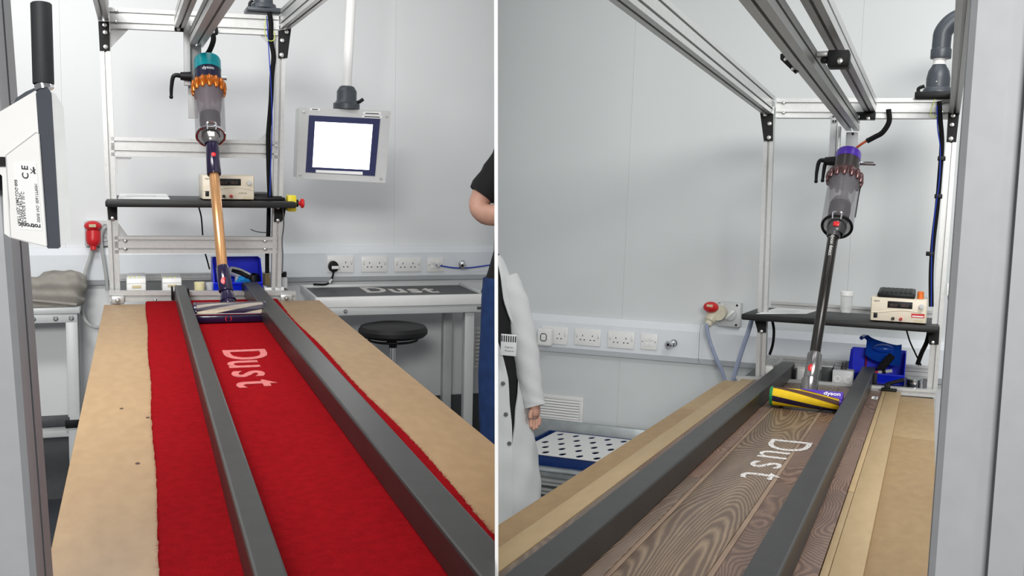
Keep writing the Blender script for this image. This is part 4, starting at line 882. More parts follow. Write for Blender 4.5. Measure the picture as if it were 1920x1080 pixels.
# ------------------------------------------------------------ cables
def cable(bay, name, pts, y, r, mt, label, cat='cable', n=8, group=None):
    return single(bay, name, MB().tube([bay.px(u, v, y=(y[i] if isinstance(y, (list, tuple)) else y)) for i, (u, v) in enumerate(pts)], r, n, 6), mt, label, cat, group)
cable(LB, 'cable_bundle', [(505, 22), (508, 45), (508, 75), (513, 105), (510, 140), (508, 190), (504, 240), (503, 262), (504, 320), (506, 370)], .075, .010, RUB, 'black braided cable bundle hanging beside the right upright above the shelf')
cable(LB, 'cable_bundle', [(504, 386), (503, 440), (501, 470), (501, 512)], .16, .009, RUB, 'black cable bundle below the shelf behind the right upright')
cable(LB, 'blue_cable', [(500, 30), (502, 60), (505, 110), (508, 160), (510, 205), (510, 250), (508, 300), (506, 368)], .062, .0022, BLUEC, 'thin blue cable running down the bundle beside the monitor rig')
cable(LB, 'earth_wire', [(499, 32), (496, 55), (500, 72), (508, 77), (515, 72), (514, 58)], .05, .0016, mat('yellow_green_wire', (190, 205, 90), .5), 'thin looped yellow-green wire at the top of the cable bundle')
cable(LB, 'hanging_cable', [(556, -8), (560, 6), (570, 13), (576, 4), (578, -8)], -.1, .003, WHITE, 'white looped cord hanging from the right top beam')
cable(LB, 'motor_hose', [(399, 62), (400, 76), (393, 95), (384, 108), (380, 118)], [.07, .07, .07, .07, .1], .0105, RUB, 'short black hose from the beam to the teal vacuum cap', 'hose')
cable(LB, 'black_lead', [(372, 386), (377, 405), (379, 425), (380, 441)], .3, .0032, RUB, 'thin black lead hanging below the shelf above the lower crossbar')
cable(LB, 'black_lead', [(385, 476), (389, 490), (393, 505)], .3, .0032, RUB, 'short black lead end hanging under the lower crossbar by the blue bin')
cable(LB, 'grey_wire', [(530, 388), (532, 420), (529, 450), (530, 480), (529, 512)], .07, .003, mat('grey_sheath', (90, 92, 94), .5), 'thin grey wire along the right upright below the shelf')
cable(LB, 'stray_wire', [(470, 430), (480, 434), (495, 436), (508, 435)], .09, .0016, RUB, 'thin stray wire curling out from under the shelf')
t = Thing(LB, 'pipe_flange', 'dark flanged pipe joint on top of the rig above the red carpet', 'pipe joint', LB.px(494, 27, y=.13))
a = LB.px(494, 25, y=.13); t.part('flange_plate', MB().rbox(a+V((-.072, -.05, 0)), a+V((.072, .09, .02)), .006), DGREY)
t.part('cone', MB().lathe([(.055, .02), (.05, .036), (.04, .04), (.036, .10), (.03, .12), (0, .12)], a, Z, 24), DGREY)
t.part('wing_bolt', MB().tube([a+V((-.06, -.03, .015)), a+V((-.058, -.03, .035)), a+V((-.045, -.03, .045))], .006, 8, 4), BLACK)
# right rig pipe with elbow
a = RB.px(1757, 187, y=.12); t = Thing(RB, 'pipe_elbow', 'dark grey pipe elbow on a flange on top of the right rig', 'pipe elbow', a)
t.part('flange_plate', MB().rbox(a+V((-.085, -.06, 0)), a+V((.085, .09, .026)), .005), BLKM)
t.part('cone', MB().lathe([(.06, .026), (.056, .04), (.05, .048), (.046, .05), (.046, .085), (.04, .115), (.028, .135), (.026, .14)], a, Z, 26), DGREY)
t.part('white_pipe', MB().cyl(a+V((0, 0, .13)), a+V((0, 0, .175)), .024, n=24), WHITE)
e0 = a+V((.004, 0, .165)); t.part('elbow', MB().tube([e0, e0+V((0, 0, .07)), e0+V((.006, 0, .11)), e0+V((.04, 0, .15)), e0+V((.09, 0, .165)), e0+V((.2, 0, .165))], .036, 20, 6), DGREY)
t.part('collar', MB().lathe([(.039, 0), (.04, .004), (.04, .035), (.037, .04)], e0, Z, 24), DGREY)
for i in range(3): t.part('screw', MB().lathe([(.004, 0), (0, .003)], a+V((-.006, -.046+.004*i, .065+.018*i)), (0, -1, 0), 8), BOLT)
t.part('wing_bolt', MB().tube([a+V((-.07, -.04, .02)), a+V((-.072, -.04, .04)), a+V((-.05, -.04, .05))], .007, 8, 4), BLACK)
cable(RB, 'cable_bundle', [(1761, 190), (1763, 225), (1766, 270), (1762, 330), (1757, 390), (1750, 450), (1746, 510), (1746, 575)], .07, .0095, RUB, 'black cable bundle hanging beside the upright next to the wide post')
cable(RB, 'blue_cable', [(1757, 198), (1758, 240), (1763, 280), (1761, 340), (1753, 400), (1747, 470), (1746, 575)], .058, .0022, BLUEC, 'thin blue cable twisted along the bundle next to the wide post')
for u, v in ((1767, 297), (1761, 368), (1745, 476)):
    p = RB.px(u, v, y=.06); single(RB, 'cable_clip', MB().rbox(p+V((-.018, -.004, -.009)), p+V((.012, .02, .009)), .003), BLACK, {297: 'upper black cable clip just under the right corner bracket', 368: 'middle black cable clip on the bundle beside the wide post', 476: 'lowest black cable clip on the bundle above the shelf'}[v], 'cable clip')
cable(RB, 'cable_tail', [(1744, 612), (1738, 640), (1728, 662), (1720, 684)], .18, .009, RUB, 'thick black cable tail under the shelf right of the blue bin')
cable(RB, 'black_lead', [(1699, 617), (1706, 640), (1716, 662), (1727, 685)], .2, .0032, RUB, 'thin black lead crossing the thick cable under the right shelf')
cable(RB, 'motor_hose', [(1666, 205), (1667, 228), (1655, 248), (1640, 257), (1625, 265)], .05, .0105, RUB, 'black hose curving down from the beam to the purple vacuum cap', 'hose')
cable(RB, 'orange_wire', [(1627, 263), (1617, 269), (1606, 277)], [.05, .052, .06], .005, mat('orange_red_wire', (190, 84, 50), .5), 'short orange wire between the black hose and purple cap', 'wire')
cable(RB, 'earth_wire', [(1753, 186), (1746, 205), (1745, 216), (1752, 220), (1757, 217)], .05, .0016, mat('yellow_green_wire', (190, 205, 90), .5), 'thin looped wire at the top of the right cable bundle')
cable(RB, 'black_lead', [(1448, 600), (1451, 620), (1449, 645), (1443, 665)], .2, .006, RUB, 'black lead hanging under the shelf beside the left upright')
cable(RB, 'thin_rod_lead', [(1614, 346), (1610, 365), (1606, 390), (1603, 408)], -.03, .003, RUB, 'thin black lead hanging down the right side of the clear bin')
p = RB.px(1777, 545, y=.1); t = Thing(RB, 'cable_box', 'small white cable box on the upright beside the wide post', 'box', p)
t.part('case', MB().rbox(p+V((-.005, -.03, -.02)), p+V((.03, .0, .03)), .003), WHITE); t.part('gland', MB().cyl(p+V((.008, -.015, -.035)), p+V((.008, -.015, -.02)), .007, n=12), BLACK)
# ------------------------------------------------------------ red plugs on the wall
p = LB.px(176, 437, y=YWL-.001)
x0, z0, x1, z1 = rect(LB, 159, 414, 206, 461, YWL-.03)
t = Thing(LB, 'power_connector', 'red industrial plug in a grey wall socket left of the carpet rig', 'connector', ((x0+x1)/2, YWL-.02, z0))
t.part('back_box', MB().rbox((x0, YWL-.05, z0), (x1, YWL-.0005, z1), .006), GREYP)
a = LB.px(174, 424, y=YWL-.09); bq = LB.px(175, 447, y=YWL-.10)
t.part('hinged_lid', MB().ball(a, (.042, .045, .028), 18, 12), RED); t.part('plug_body', MB().lathe([(.026, .04), (.036, .035), (.036, -.01), (.03, -.03), (.016, -.042), (.014, -.06), (0, -.06)], bq, V((0, .25, 1)), 20), RED)
t.part('lid_label', MB().box(a+V((-.016, -.048, -.002)), a+V((.016, -.038, .012))), TAN)
for u, v in ((197, 424), (197, 447)): t.part('hinge_clip', MB().torus(LB.px(u, v, y=YWL-.055), Y, .012, .004, 16, 6), GREYP)
GC = mat('pale_grey_cable', (172, 174, 172), .4)
cable(LB, 'power_cable', [(174, 462), (168, 485), (160, 510), (154, 545), (153, 580), (162, 604), (180, 614), (198, 610)], [YWL-.1, YWL-.1, YWL-.12, YWL-.14, YWL-.15, YWL-.16, YWL-.2, YWL-.22], .0085, GC, 'pale grey cable looping down from the red plug')
cable(LB, 'power_cable', [(200, 425), (192, 432), (189, 450), (194, 485), (199, 520), (201, 545)], YWL-.09, .0085, GC, 'pale grey cable dropping beside the left upright from the wall box')
x0, z0, x1, z1 = rect(RB, 1346, 567, 1389, 613, YWR-.05)
t = Thing(RB, 'power_connector', 'red industrial plug in a grey wall box with rotary switch', 'connector', ((x0+x1)/2, YWR-.02, z0))
t.part('back_box', MB().rbox((x0, YWR-.06, z0), (x1, YWR-.0005, z1), .006), GREYP); w = x1-x0; h = z1-z0
t.part('front_plate', MB().rbox((x0+w*.02, YWR-.068, z0+h*.25), (x0+w*.28, YWR-.058, z0+h*.95), .003), GREYP)
sw = t.part('rotary_switch', MB().lathe([(h*.26, 0), (h*.25, .01), (h*.2, .013), (0, .013)], (x0+w*.55, YWR-.06, z0+h*.52), (0, -1, 0), 24), GREYP)
c_ = V((x0+w*.55, YWR-.076, z0+h*.52)); M_ = Matrix.Rotation(-.8, 3, 'Y'); t.part('switch_grip', MB().rbox(c_-V((h*.24, .006, h*.06)), c_+V((h*.24, .006, h*.06)), .003, 2, M_), WHITE, sw)
for a_, b_ in ((.83, .9), (.83, .1), (.06, .93)): t.part('screw', MB().cyl((x0+w*a_, YWR-.0615, z0+h*b_), (x0+w*a_, YWR-.058, z0+h*b_), .006, n=10), BLACK)
a = RB.px(1333, 576, y=YWR-.15); b = RB.px(1334, 596, y=YWR-.13)
t.part('hinged_lid', MB().ball(a, (.04, .04, .029), 18, 12), RED); t.part('lid_label', MB().box(a+V((-.014, -.043, .004)), a+V((.016, -.034, .016))), TAN)
t.part('plug_body', MB().lathe([(.03, .05), (.034, .03), (.034, .0), (.028, -.02), (.02, -.026), (.018, -.045), (.012, -.05), (0, -.05)], b, V((.35, .55, 1)), 20), mat('beige_plastic', (206, 200, 178), .4))
t.part('coupling', MB().cyl((x0+w*.15, YWR-.15, z0+h*.58), (x0+w*.15, YWR-.06, z0+h*.58), .038, n=22), mat('beige_plastic', (206, 200, 178), .4))
CB = mat('translucent_blue_grey_sheath', (150, 160, 184), .25)
cable(RB, 'power_cable', [(1325, 606), (1328, 630), (1340, 665), (1355, 700), (1366, 740)], YWR-.16, .0105, CB, 'blue-grey cable hanging from the red plug to behind the table')
cable(RB, 'power_cable', [(1410, 598), (1402, 625), (1390, 660), (1378, 700), (1370, 735)], .25, .0105, CB, 'blue-grey cable slanting down from the left end of the shelf')
# mains plug, blue patch cable, plug-in adaptor
p = LB.px(624, 499, y=YSL-.012); t = Thing(LB, 'mains_plug', 'black mains plug with white sticker in the first twin socket', 'plug', p)
t.part('body', MB().lathe([(.026, 0), (.028, .006), (.027, .03), (.02, .036), (0, .037)], p, (0, -1, 0), 22).xf(lambda q: V((q.x, q.y, p.z+(q.z-p.z)*1.1))), BLACK)
t.part('sticker', MB().rbox(p+V((-.012, -.038, -.012)), p+V((.026, -.034, .004)), .001), PAPER)
t.part('lead', MB().tube([p+V((0, -.02, -.025)), p+V((-.004, -.022, -.05)), p+V((-.02, -.03, -.08)), p+V((-.05, -.06, -.092)), LB.px(588, 533, y=YWL-.16)], .0055, 8, 5), BLACK)
t.part('tag', MB().bar(p+V((-.012, -.026, -.07)), p+V((-.03, -.04, -.088)), .014, .008, Y), PAPER)
cable(LB, 'patch_cable', [(818, 497), (830, 499), (850, 502), (870, 502.5), (890, 501), (918, 497), (940, 494)], YSL-.04, .004, BLUEC, 'blue patch cable sagging from the data plate toward the person')
p = LB.px(820, 497, y=YSL-.02); single(LB, 'patch_plug', MB().rbox(p+V((-.009, -.03, -.008)), p+V((.009, .008, .008)), .002), GREYP, 'grey plug of the blue patch cable in the data plate', 'plug')
x0, z0, x1, z1 = rect(RB, 1006, 616, 1033, 649, YSR-.06)
t = Thing(RB, 'plug_adaptor', 'white rounded plug-in adaptor with square button ring', 'adaptor', ((x0+x1)/2, YSR-.04, z0))
t.part('case', MB().rbox((x0, YSR-.06, z0), (x1, YSR-.010, z1), .012, 3), WHITE); w = x1-x0; h = z1-z0; cx, cz = x0+w*.48, z0+h*.5
rg = MB(); Q = [(-.3,-.18),(-.18,-.3),(.18,-.3),(.3,-.18),(.3,.18),(.18,.3),(-.18,.3),(-.3,.18)]
rg.tube([V((cx+a_*w*.68, YSR-.0605, cz+b_*h*.68)) for a_, b_ in Q+Q[:1]], .0022, 6, 0); t.part('button_ring', rg, BLACK)
t.part('button', MB().rbox((cx-w*.16, YSR-.0625, cz-h*.16), (cx+w*.16, YSR-.058, cz+h*.16), .004), WHITE)
# ------------------------------------------------------------ left bay furniture
YD = YWL-.10
pbl = LB.px(563, 535, y=YD); zt_ = pbl.z; yfr = LB.px(592, 558.5, z=zt_).y; xl = pbl.x; xr = LB.px(915, 551, z=zt_).x
t = Thing(LB, 'workbench', 'white workbench with black inset top and dust letters beside the stool', 'workbench', ((xl+xr)/2, (yfr+YD)/2, zfloor(LB, ((xl+xr)/2, (yfr+YD)/2, zt_))+.001))
t.part('inset_top', MB().box((xl+.012, yfr+.03, zt_-.03), (xr-.012, YD-.012, zt_-.012)), mat('black_inset', (58, 58, 60), .45, var=.2, scale=25))
hb = LB.px(607, 558.5, y=yfr).z - LB.px(607, 578, y=yfr).z
t.part('front_rim', MB().rbox((xl, yfr-.004, zt_-hb), (xr, yfr+.03, zt_), .004), WHITE)
t.part('side_rim', MB().rbox((xl, yfr+.03, zt_-.04), (xl+.014, YD, zt_+.001), .002), GREYT); t.part('side_rim', MB().rbox((xr-.014, yfr+.03, zt_-.04), (xr, YD, zt_+.001), .002), GREYT)
t.part('back_rim', MB().rbox((xl, YD-.014, zt_-.04), (xr, YD, zt_+.003), .002), GREYT)
t.part('apron', MB().rbox((xl+.03, yfr+.01, zt_-hb-.042), (xr-.01, yfr+.035, zt_-hb), .003), GREYT)
for dx in (.07, .15): t.part('bolt', MB().lathe([(.01, 0), (.01, .006), (.006, .01), (0, .01)], (xl+dx, yfr+.01, zt_-hb-.02), (0, -1, 0), 12), BOLT)
t.part('logo_plate', MB().box((xr-.06, yfr+.008, zt_-hb-.028), (xr-.025, yfr+.011, zt_-hb-.014)), GREYD)
for x in (xl+.10, xr-.09):
    for y in (yfr+.06, YD-.05): t.part('leg', MB().rbox((x-.025, y-.025, zfloor(LB, (x, y, 0))+.002), (x+.025, y+.025, zt_-hb-.005), .003), GREYT)
t.part('foot_rail', MB().rbox((xl+.12, YD-.07, ZL+.22), (xr-.1, YD-.03, ZL+.27), .003), GREYD)
# letters lie on the inset top
zi = zt_-.0115; dl = Thing(LB, 'dust_lettering', 'white dust letters spelling Dust on the black bench top', 'lettering', LB.px(688, 548, z=zi))
for ch, u in (('D', 686), ('u', 736), ('s', 772), ('t', 803)):
    o_ = LB.px(u, 548.5, z=zi); hh = LB.px(u, 538.5, z=zi).y - o_.y
    mb = MB().text(ch, o_, X, Y, 1, .0006, 1, .03); sw = (LB.px(u+62, 548, z=zi).x-o_.x)
    mb.xf(lambda q, o_=o_, hh=hh, sw=sw: V((o_.x+(q.x-o_.x)*sw, o_.y+(q.y-o_.y)*hh/.72, q.z))); dl.part('letter', mb, DUSTM)
# stool
sc_ = LB.pz(737, 618, 5.3); t = Thing(LB, 'stool', 'round black padded stool on a steel post under the workbench', 'stool', V((sc_.x, sc_.y, zfloor(LB, sc_)+.002)))
t.part('seat', MB().lathe([(0, -.03), (.155, -.032), (.171, -.018), (.172, .0), (.16, .018), (.12, .027), (0, .03)], sc_, Z, 40), mat('black_vinyl', (20, 20, 21), .55, var=.1))
t.part('lift_ring', MB().torus(sc_-V((0, 0, .05)), Z, .12, .006, 36, 8), BLACK)
for i in range(3): an = i*2.1; t.part('ring_strut', MB().tube([sc_+V((0, 0, -.04)), sc_+V((math.cos(an)*.12, math.sin(an)*.12, -.05))], .005, 6, 0), BLACK)
t.part('hub', MB().cyl(sc_-V((0, 0, .09)), sc_-V((0, 0, .03)), .02, n=16), BLACK)
zb_ = zfloor(LB, sc_); t.part('post', MB().cyl(V((sc_.x, sc_.y, zb_+.08)), sc_-V((0, 0, .08)), .0165, n=18), CHROME)
for i in range(5): an = i*2*pi/5; t.part('foot', MB().tube([V((sc_.x, sc_.y, zb_+.09)), V((sc_.x+math.cos(an)*.24, sc_.y+math.sin(an)*.24, zb_+.025))], .016, 8, 0), BLACK)
# vent behind the workbench leg
def vent(bay, r, y, n, label, mt):
    x0, z0, x1, z1 = r; t = Thing(bay, 'wall_vent', label, 'vent', ((x0+x1)/2, y, z0)); f = .022
    for a, b in (((x0, y-.012, z0), (x1, y-.0005, z0+f)), ((x0, y-.012, z1-f), (x1, y-.0005, z1)), ((x0, y-.012, z0+f), (x0+f, y-.0005, z1-f)), ((x1-f, y-.012, z0+f), (x1, y-.0005, z1-f))): t.part('frame', MB().rbox(a, b, .002), mt)
    t.part('backing', MB().box((x0+f, y-.002, z0+f), (x1-f, y-.0006, z1-f)), GREYD)
    for i in range(n):
        zc = z0+f+(z1-z0-2*f)*(i+.5)/n; M_ = Matrix.Rotation(-.45, 3, 'X'); hh = (z1-z0-2*f)/n
        t.part('slat', MB().rbox((x0+f, y-.009-.002, zc-hh*.44), (x1-f, y-.009+.002, zc+hh*.44), .001, 1, M_), mt)
vent(LB, rect(LB, 884, 612, 935, 690, YWL), YWL, 9, 'white louvred wall vent behind the person in jeans', WHITE)
vent(RB, rect(RB, 1004, 741, 1094, 791, YWR), YWR, 7, 'white louvred wall vent beside the lab coat sleeve', WHITE)
# side bench at far left with canvas bag
yb_ = YWL-.28; zt_ = LB.px(100, 577, y=yb_).z; xl = LB.px(-40, 590, y=yb_).x; xr = LB.px(146, 590, y=yb_).x
t = Thing(LB, 'side_bench', 'white side bench with a grey canvas bag on top', 'bench', ((xl+xr)/2, yb_+.1, zfloor(LB, ((xl+xr)/2, yb_+.1, zt_))+.001))
t.part('top', MB().rbox((xl, yb_-.01, zt_-.03), (xr+.01, YWL-.03, zt_), .004), GREYT)
t.part('apron', MB().rbox((xl, yb_, zt_-.075), (xr-.004, yb_+.03, zt_-.03), .003), GREYT)
for dx in (.03, .1, .2): t.part('bolt', MB().lathe([(.012, 0), (.012, .006), (.007, .011), (0, .011)], (xr-dx, yb_, zt_-.052), (0, -1, 0), 12), BOLT)
for x, y in ((xr-.03, yb_+.025), (xr-.03, YWL-.06), (xl+.05, yb_+.025), (xl+.05, YWL-.06)): t.part('leg', MB().rbox((x-.027, y-.024, zfloor(LB, (x, y, 0))+.002), (x+.027, y+.024, zt_-.03), .003), GREYT)
zsh = LB.px(100, 800, y=yb_).z; t.part('foot_rail', MB().rbox((xl+.05, yb_-.005, zsh), (xr-.05, yb_+.03, zsh+.045), .004), GREYD)
t.part('lower_rail', MB().rbox((xl+.05, yb_+.02, zsh-.06), (xr-.03, yb_+.05, zsh-.015), .003), GREYT)
t.part('rail_clamp', MB().rbox((xr-.07, yb_-.012, zsh-.01), (xr-.0, yb_-.001, zsh+.03), .003), BLKM)
a, b = LB.px(20, 540, y=yb_), LB.px(155, 540, y=yb_); zt1 = LB.px(100, 514, y=yb_+.03).z
bag = MB(); N = 40; M2 = 22; rings = []
for i in range(M2+1):
    f = i/M2; r = []
    for j in range(N):
        an = 2*pi*j/N; c_, s_ = math.cos(an), math.sin(an); pw = .55
        cx = math.copysign(abs(c_)**pw, c_); cy = math.copysign(abs(s_)**pw, s_)
        g = (1-abs(f*2-1)**4)**.5 if 0 < f < 1 else .02
        k = .93 + .07*g if f < .5 else .55+.45*g
        x = (a.x+b.x)/2 + (b.x-a.x)/2*cx*k + .02*f*1; y = yb_+.11 + .105*cy*k; z = zt_+.001 + (zt1-zt_)*f*(1-.16*max(0, -cx))
        w_ = .006*math.sin(9*x*6+f*9) + .005*math.sin(f*17+an*3) + .004*math.sin(x*61+y*47)
        r.append(V((x+w_*cx*.8, y+w_*cy, z+(w_*.6 if 0 < f else 0)+.006*math.sin(an*5)*f*(1 if f < 1 else 0))))
    rings.append(r)
bag.loft(rings); bag.xf(lambda p: V((p.x, p.y, max(p.z, zt_+.0008))))
t = Thing(LB, 'canvas_bag', 'folded grey canvas bag lying on the white side bench', 'bag', ((a.x+b.x)/2, yb_+.11, zt_))
t.part('canvas', bag, CLOTH, ang=70)
t.part('fold', MB().tube([V((a.x+.03, yb_+.0, zt_+.045)), V(((a.x+b.x)/2, yb_-.006, zt_+.03)), V((b.x-.03, yb_+.002, zt_+.012))], .007, 8, 6), CLOTH)
# ------------------------------------------------------------ data logger in the foreground
D0 = 1.0; Pd = lambda u, v, d=D0: LB.pz(u, v, d); fwd = (LB.Ri @ ray(118, 455)).normalized()
t = Thing(LB, 'data_logger', 'white wall data logger with dark stripe and black aerial near the camera', 'data logger', Pd(70, 462))
def slab(name, pts, d0, th, mt, parent=None): return t.part(name, MB().poly([Pd(u, v, d0) for u, v in pts], fwd*th), mt, parent)
slab('back_housing', [(-8, 214), (66, 170), (71, 175), (89, 464), (84, 463), (20, 446), (8, 438), (4, 330), (-8, 318)], D0, .055, WHITE)
pn_ = slab('side_panel', [(11, 291), (68, 248), (72, 250), (88, 462), (20, 445), (18, 380)], D0-.0022, .004, WHITE)
slab('dark_band', [(67, 175), (74, 167), (92, 167), (96, 175), (113, 463), (110, 466), (90, 466), (87, 462)], D0-.001, .056, mat('slate_band', (52, 58, 68), .5))
slab('front_cover', [(93, 170), (104, 176), (119, 200), (126, 300), (133, 446), (126, 452), (113, 464)], D0, .054, mat('translucent_grey', (206, 208, 208), .3))
slab('clip_knob', [(-8, 294), (9, 294), (9, 311), (-8, 311)], D0-.004, .03, BLACK)
slab('top_cap', [(25, 196), (30, 184), (48, 172), (64, 165), (70, 172)], D0+.004, .03, DGREY)
t.part('mount_arm', MB().tube([Pd(4, 340, D0+.03), LB.px(8, 360, y=LB.pz(30, 540, 1.06).y-.0)+V((-.03, .004, 0))], .008, 10, 0), BLKM)
# label with rotated print
t.part('panel_seam', MB().tube([Pd(u, v, D0-.0024) for u, v in ((20, 445), (11, 291), (68, 248), (73, 251), (88, 461))], .0006, 6, 0), GREYP, pn_)
lab = slab('rating_label', [(26, 305), (68, 305), (80, 433), (36, 430)], D0-.0028, .001, PAPER, pn_)
xd = (Pd(74, 437)-Pd(33, 433)).normalized(); yd = (Pd(36, 320)-Pd(44, 425)).normalized()
def print_(s_, u, v, xd_, yd_, h, bold=0): t.part('print', MB().text(s_, Pd(u, v, D0-.0031), xd_, yd_, h, .0002, 1, bold), INK, pn_)
print_('rotronic', 76, 421, -xd, -yd, .0062, .03)
for i, s_ in enumerate(('ART NO. RMS-LOG-868', 'POWER 24V 5W', 'IP RANGE 0..50 C')): print_(s_, 33+5.5*i, 419, yd, xd, .0040, .01)
print_('SERIE NO. 0061779091', 70, 417, yd, xd, .0038, .01); print_('C E', 42, 335, yd, xd, .0085, .02); print_('X', 57, 326, yd, xd, .0075); 
slab('print_bar', [(61, 313), (64, 313), (66, 326), (63, 326)], D0-.0031, .0004, INK, pn_)
fr_ = Pd(84, 168, D0+.026); a = Pd(81.5, 158, D0+.026); b = Pd(77, 6, D0+.026)
t.part('aerial_collar', MB().cyl(fr_, a, .0085, n=18), CHROME); t.part('aerial', MB().lathe([(.0092, 0), (.0097, .001), (.0097, (b-a).length-.001), (.0088, (b-a).length), (0, (b-a).length)], a, b-a, 24), mat('aerial_rubber', (48, 50, 52), .6, bump=.05))
# ------------------------------------------------------------ people
def skin(verts, edges, bay, sub=2):                       # verts: (point, rx, ry)
    me = bpy.data.meshes.new('s'); me.from_pydata([v[0] for v in verts], edges, []); ob = bpy.data.objects.new('s', me); col.objects.link(ob)
    md = ob.modifiers.new('skin', 'SKIN'); md.use_smooth_shade = True
    for i, v in enumerate(verts):
        me.skin_vertices[0].data[i].radius = (v[1], v[2]); me.skin_vertices[0].data[i].use_root = (i == 0)
    sb = ob.modifiers.new('sub', 'SUBSURF'); sb.levels = sub; sb.render_levels = sub
    dg = bpy.context.evaluated_depsgraph_get(); m2 = bpy.data.meshes.new_from_object(ob.evaluated_get(dg))
    mb = MB().add([p.co.copy() for p in m2.vertices], [tuple(f.vertices) for f in m2.polygons])
    bpy.data.objects.remove(ob); bpy.data.meshes.remove(me); bpy.data.meshes.remove(m2); return mb
def ell(bay, D, v, uc, hw, b, wob=0, n=32, seed=0):
    c = bay.pz(uc, v, D); k = D/F; r = []; XV, YV = bay.Ri @ RT, bay.Ri @ V((0, 1, 0))
    for i in range(n):
        a = 2*pi*i/n; w_ = 1 + wob*math.sin(a*7+v*.09+seed) + wob*.7*math.sin(a*3-v*.13)
        r.append(c + XV*(hw*k*math.cos(a)*w_) + YV*(b*math.sin(a)*w_))
    return r
D = 4.85; J = lambda u, v, d=0: LB.pz(u, v, D+d)
ft = J(945, 960); zf_ = zfloor(LB, ft)
t = Thing(LB, 'person', 'person in black T-shirt and blue jeans with bent arm, cut off by the partition', 'person', V((ft.x, ft.y, zf_)))
body = skin([(J(985, 520), .13, .1), (J(988, 420), .12, .09), (J(990, 320), .14, .1), (J(990, 255), .06, .06), (J(990, 200), .07, .08), (J(990, 150), .08, .09), (J(990, 115), .05, .06),
             (J(948, 285), .062, .062), (J(915, 345), .056, .056), (J(895, 388), .058, .056), (J(908, 404, -.03), .058, .056), (J(940, 404, -.09), .052, .05), (J(985, 396, -.13), .036, .032), (J(1010, 390, -.13), .04, .02),
             (J(948, 545), .1, .09), (J(942, 720), .065, .065), (J(946, 930), .045, .05), (J(1025, 545), .1, .09), (J(1030, 720), .065, .065), (J(1028, 930), .045, .05)],
            [(0,1),(1,2),(2,3),(3,4),(4,5),(5,6),(2,7),(7,8),(8,9),(9,10),(10,11),(11,12),(12,13),(0,14),(14,15),(15,16),(0,17),(17,18),(18,19)], LB)
t.part('body', body, SKIN, ang=180)
sh = MB().loft([ell(LB, D, v, uc, hw, b, .012) for v, uc, hw, b in ((250, 990, 30, .07), (268, 992, 62, .10), (330, 995, 72, .13), (420, 1000, 73, .13), (470, 1000, 74, .13), (505, 1000, 85, .14), (548, 1000, 97, .15))])
a, b = J(962, 285), J(903, 366, -.01); rings = []
d_, e1, e2 = perp(b-a, X)
for i in range(9):
    f = i/8; c_ = a+(b-a)*f; rr_ = .078-.012*f + .003*math.sin(i*2.1)
    rings.append([c_ + (e1*math.cos(2*pi*j/24)+e2*math.sin(2*pi*j/24))*rr_*(1+.03*math.sin(j*2+i)) for j in range(24)])
sl = MB().loft(rings); t.part('shirt', sh, SHIRT, ang=60); t.part('sleeve', sl, SHIRT, ang=60)
jn = MB().loft([ell(LB, D, v, uc, hw, b, .02, seed=s_) for v, uc, hw, b, s_ in ((520, 960, 55, .12, 0), (560, 956, 55, .13, 1), (620, 952, 53, .125, 2), (700, 948, 51, .115, 3), (780, 946, 48, .1, 1), (860, 946, 44, .095, 4), (960, 948, 42, .09, 2), (992, 948, 42, .09, 2))])
jn.loft([ell(LB, D, v, uc, hw, b, .02) for v, uc, hw, b in ((520, 1030, 55, .12), (700, 1035, 50, .11), (992, 1035, 42, .09))]); t.part('jeans', jn, JEANS, ang=60)
f0 = J(948, 990); t.part('shoe', MB().rbox(V((f0.x-.09, f0.y-.14, zfloor(LB, f0)+.002)), V((f0.x+.05, f0.y+.12, zfloor(LB, f0)+.09)), .03, 3), BLACK)
# lab coat
D = 4.35; JR = lambda u, v, d=0: RB.pz(u, v, D+d); k_ = D/F
ft = JR(955, 1000); t = Thing(RB, 'person', 'person in open white lab coat over black shirt with badge, cut off by the partition', 'person', V((ft.x, ft.y, zfloor(RB, ft))))
UC = 915; XVR, YVR = RB.Ri @ RT, RB.Ri @ V((0, 1, 0))
prof_ = [(470, 18, .06), (490, 30, .09), (520, 42, .115), (560, 50, .13), (610, 57, .135), (668, 62, .135), (720, 66, .14), (790, 84, .15), (860, 94, .16), (940, 101, .165), (1010, 104, .17), (1060, 105, .17)]
ropen = [(470, 930), (520, 940), (560, 945), (605, 961), (668, 975), (710, 973), (806, 962), (840, 957), (1060, 957)]
lopen = [(470, 895), (605, 925), (660, 944), (700, 953), (760, 958), (806, 960), (840, 960), (1060, 960)]
def itp(tab, v):
    for (a_, x), (b_, y_) in zip(tab, tab[1:]):
        if a_ <= v <= b_: return x+(y_-x)*(v-a_)/(b_-a_)
    return tab[-1][1] if v > tab[-1][0] else tab[0][1]
def pt(v, th, sc_=1, dz=0):
    hw = itp([(a_, b_) for a_, b_, c_ in prof_], v)*k_*sc_; b = itp([(a_, c_) for a_, b_, c_ in prof_], v)*sc_
    c_ = RB.pz(UC, v, D); w_ = 1+.014*math.sin(th*9+v*.05)+.012*math.sin(th*5-v*.09)
    return c_ + XVR*(hw*math.sin(th)*w_) - YVR*((b*math.cos(th))*w_+dz)
ct_ = MB(); NV, NT = 60, 48; vs_ = []
for i in range(NV+1):
    v = 478+(1058-478)*i/NV; hw = itp([(a_, b_) for a_, b_, c_ in prof_], v)
    t0 = math.asin(max(-.98, min(.98, (itp(ropen, v)-UC)/hw))); t1 = math.asin(max(-.98, min(.98, (itp(lopen, v)-UC)/hw)))
    for j in range(NT+1):
        th = t0 + (2*pi - t0 + t1)*j/NT; vs_.append((v, th, .01*(j/NT)**8))
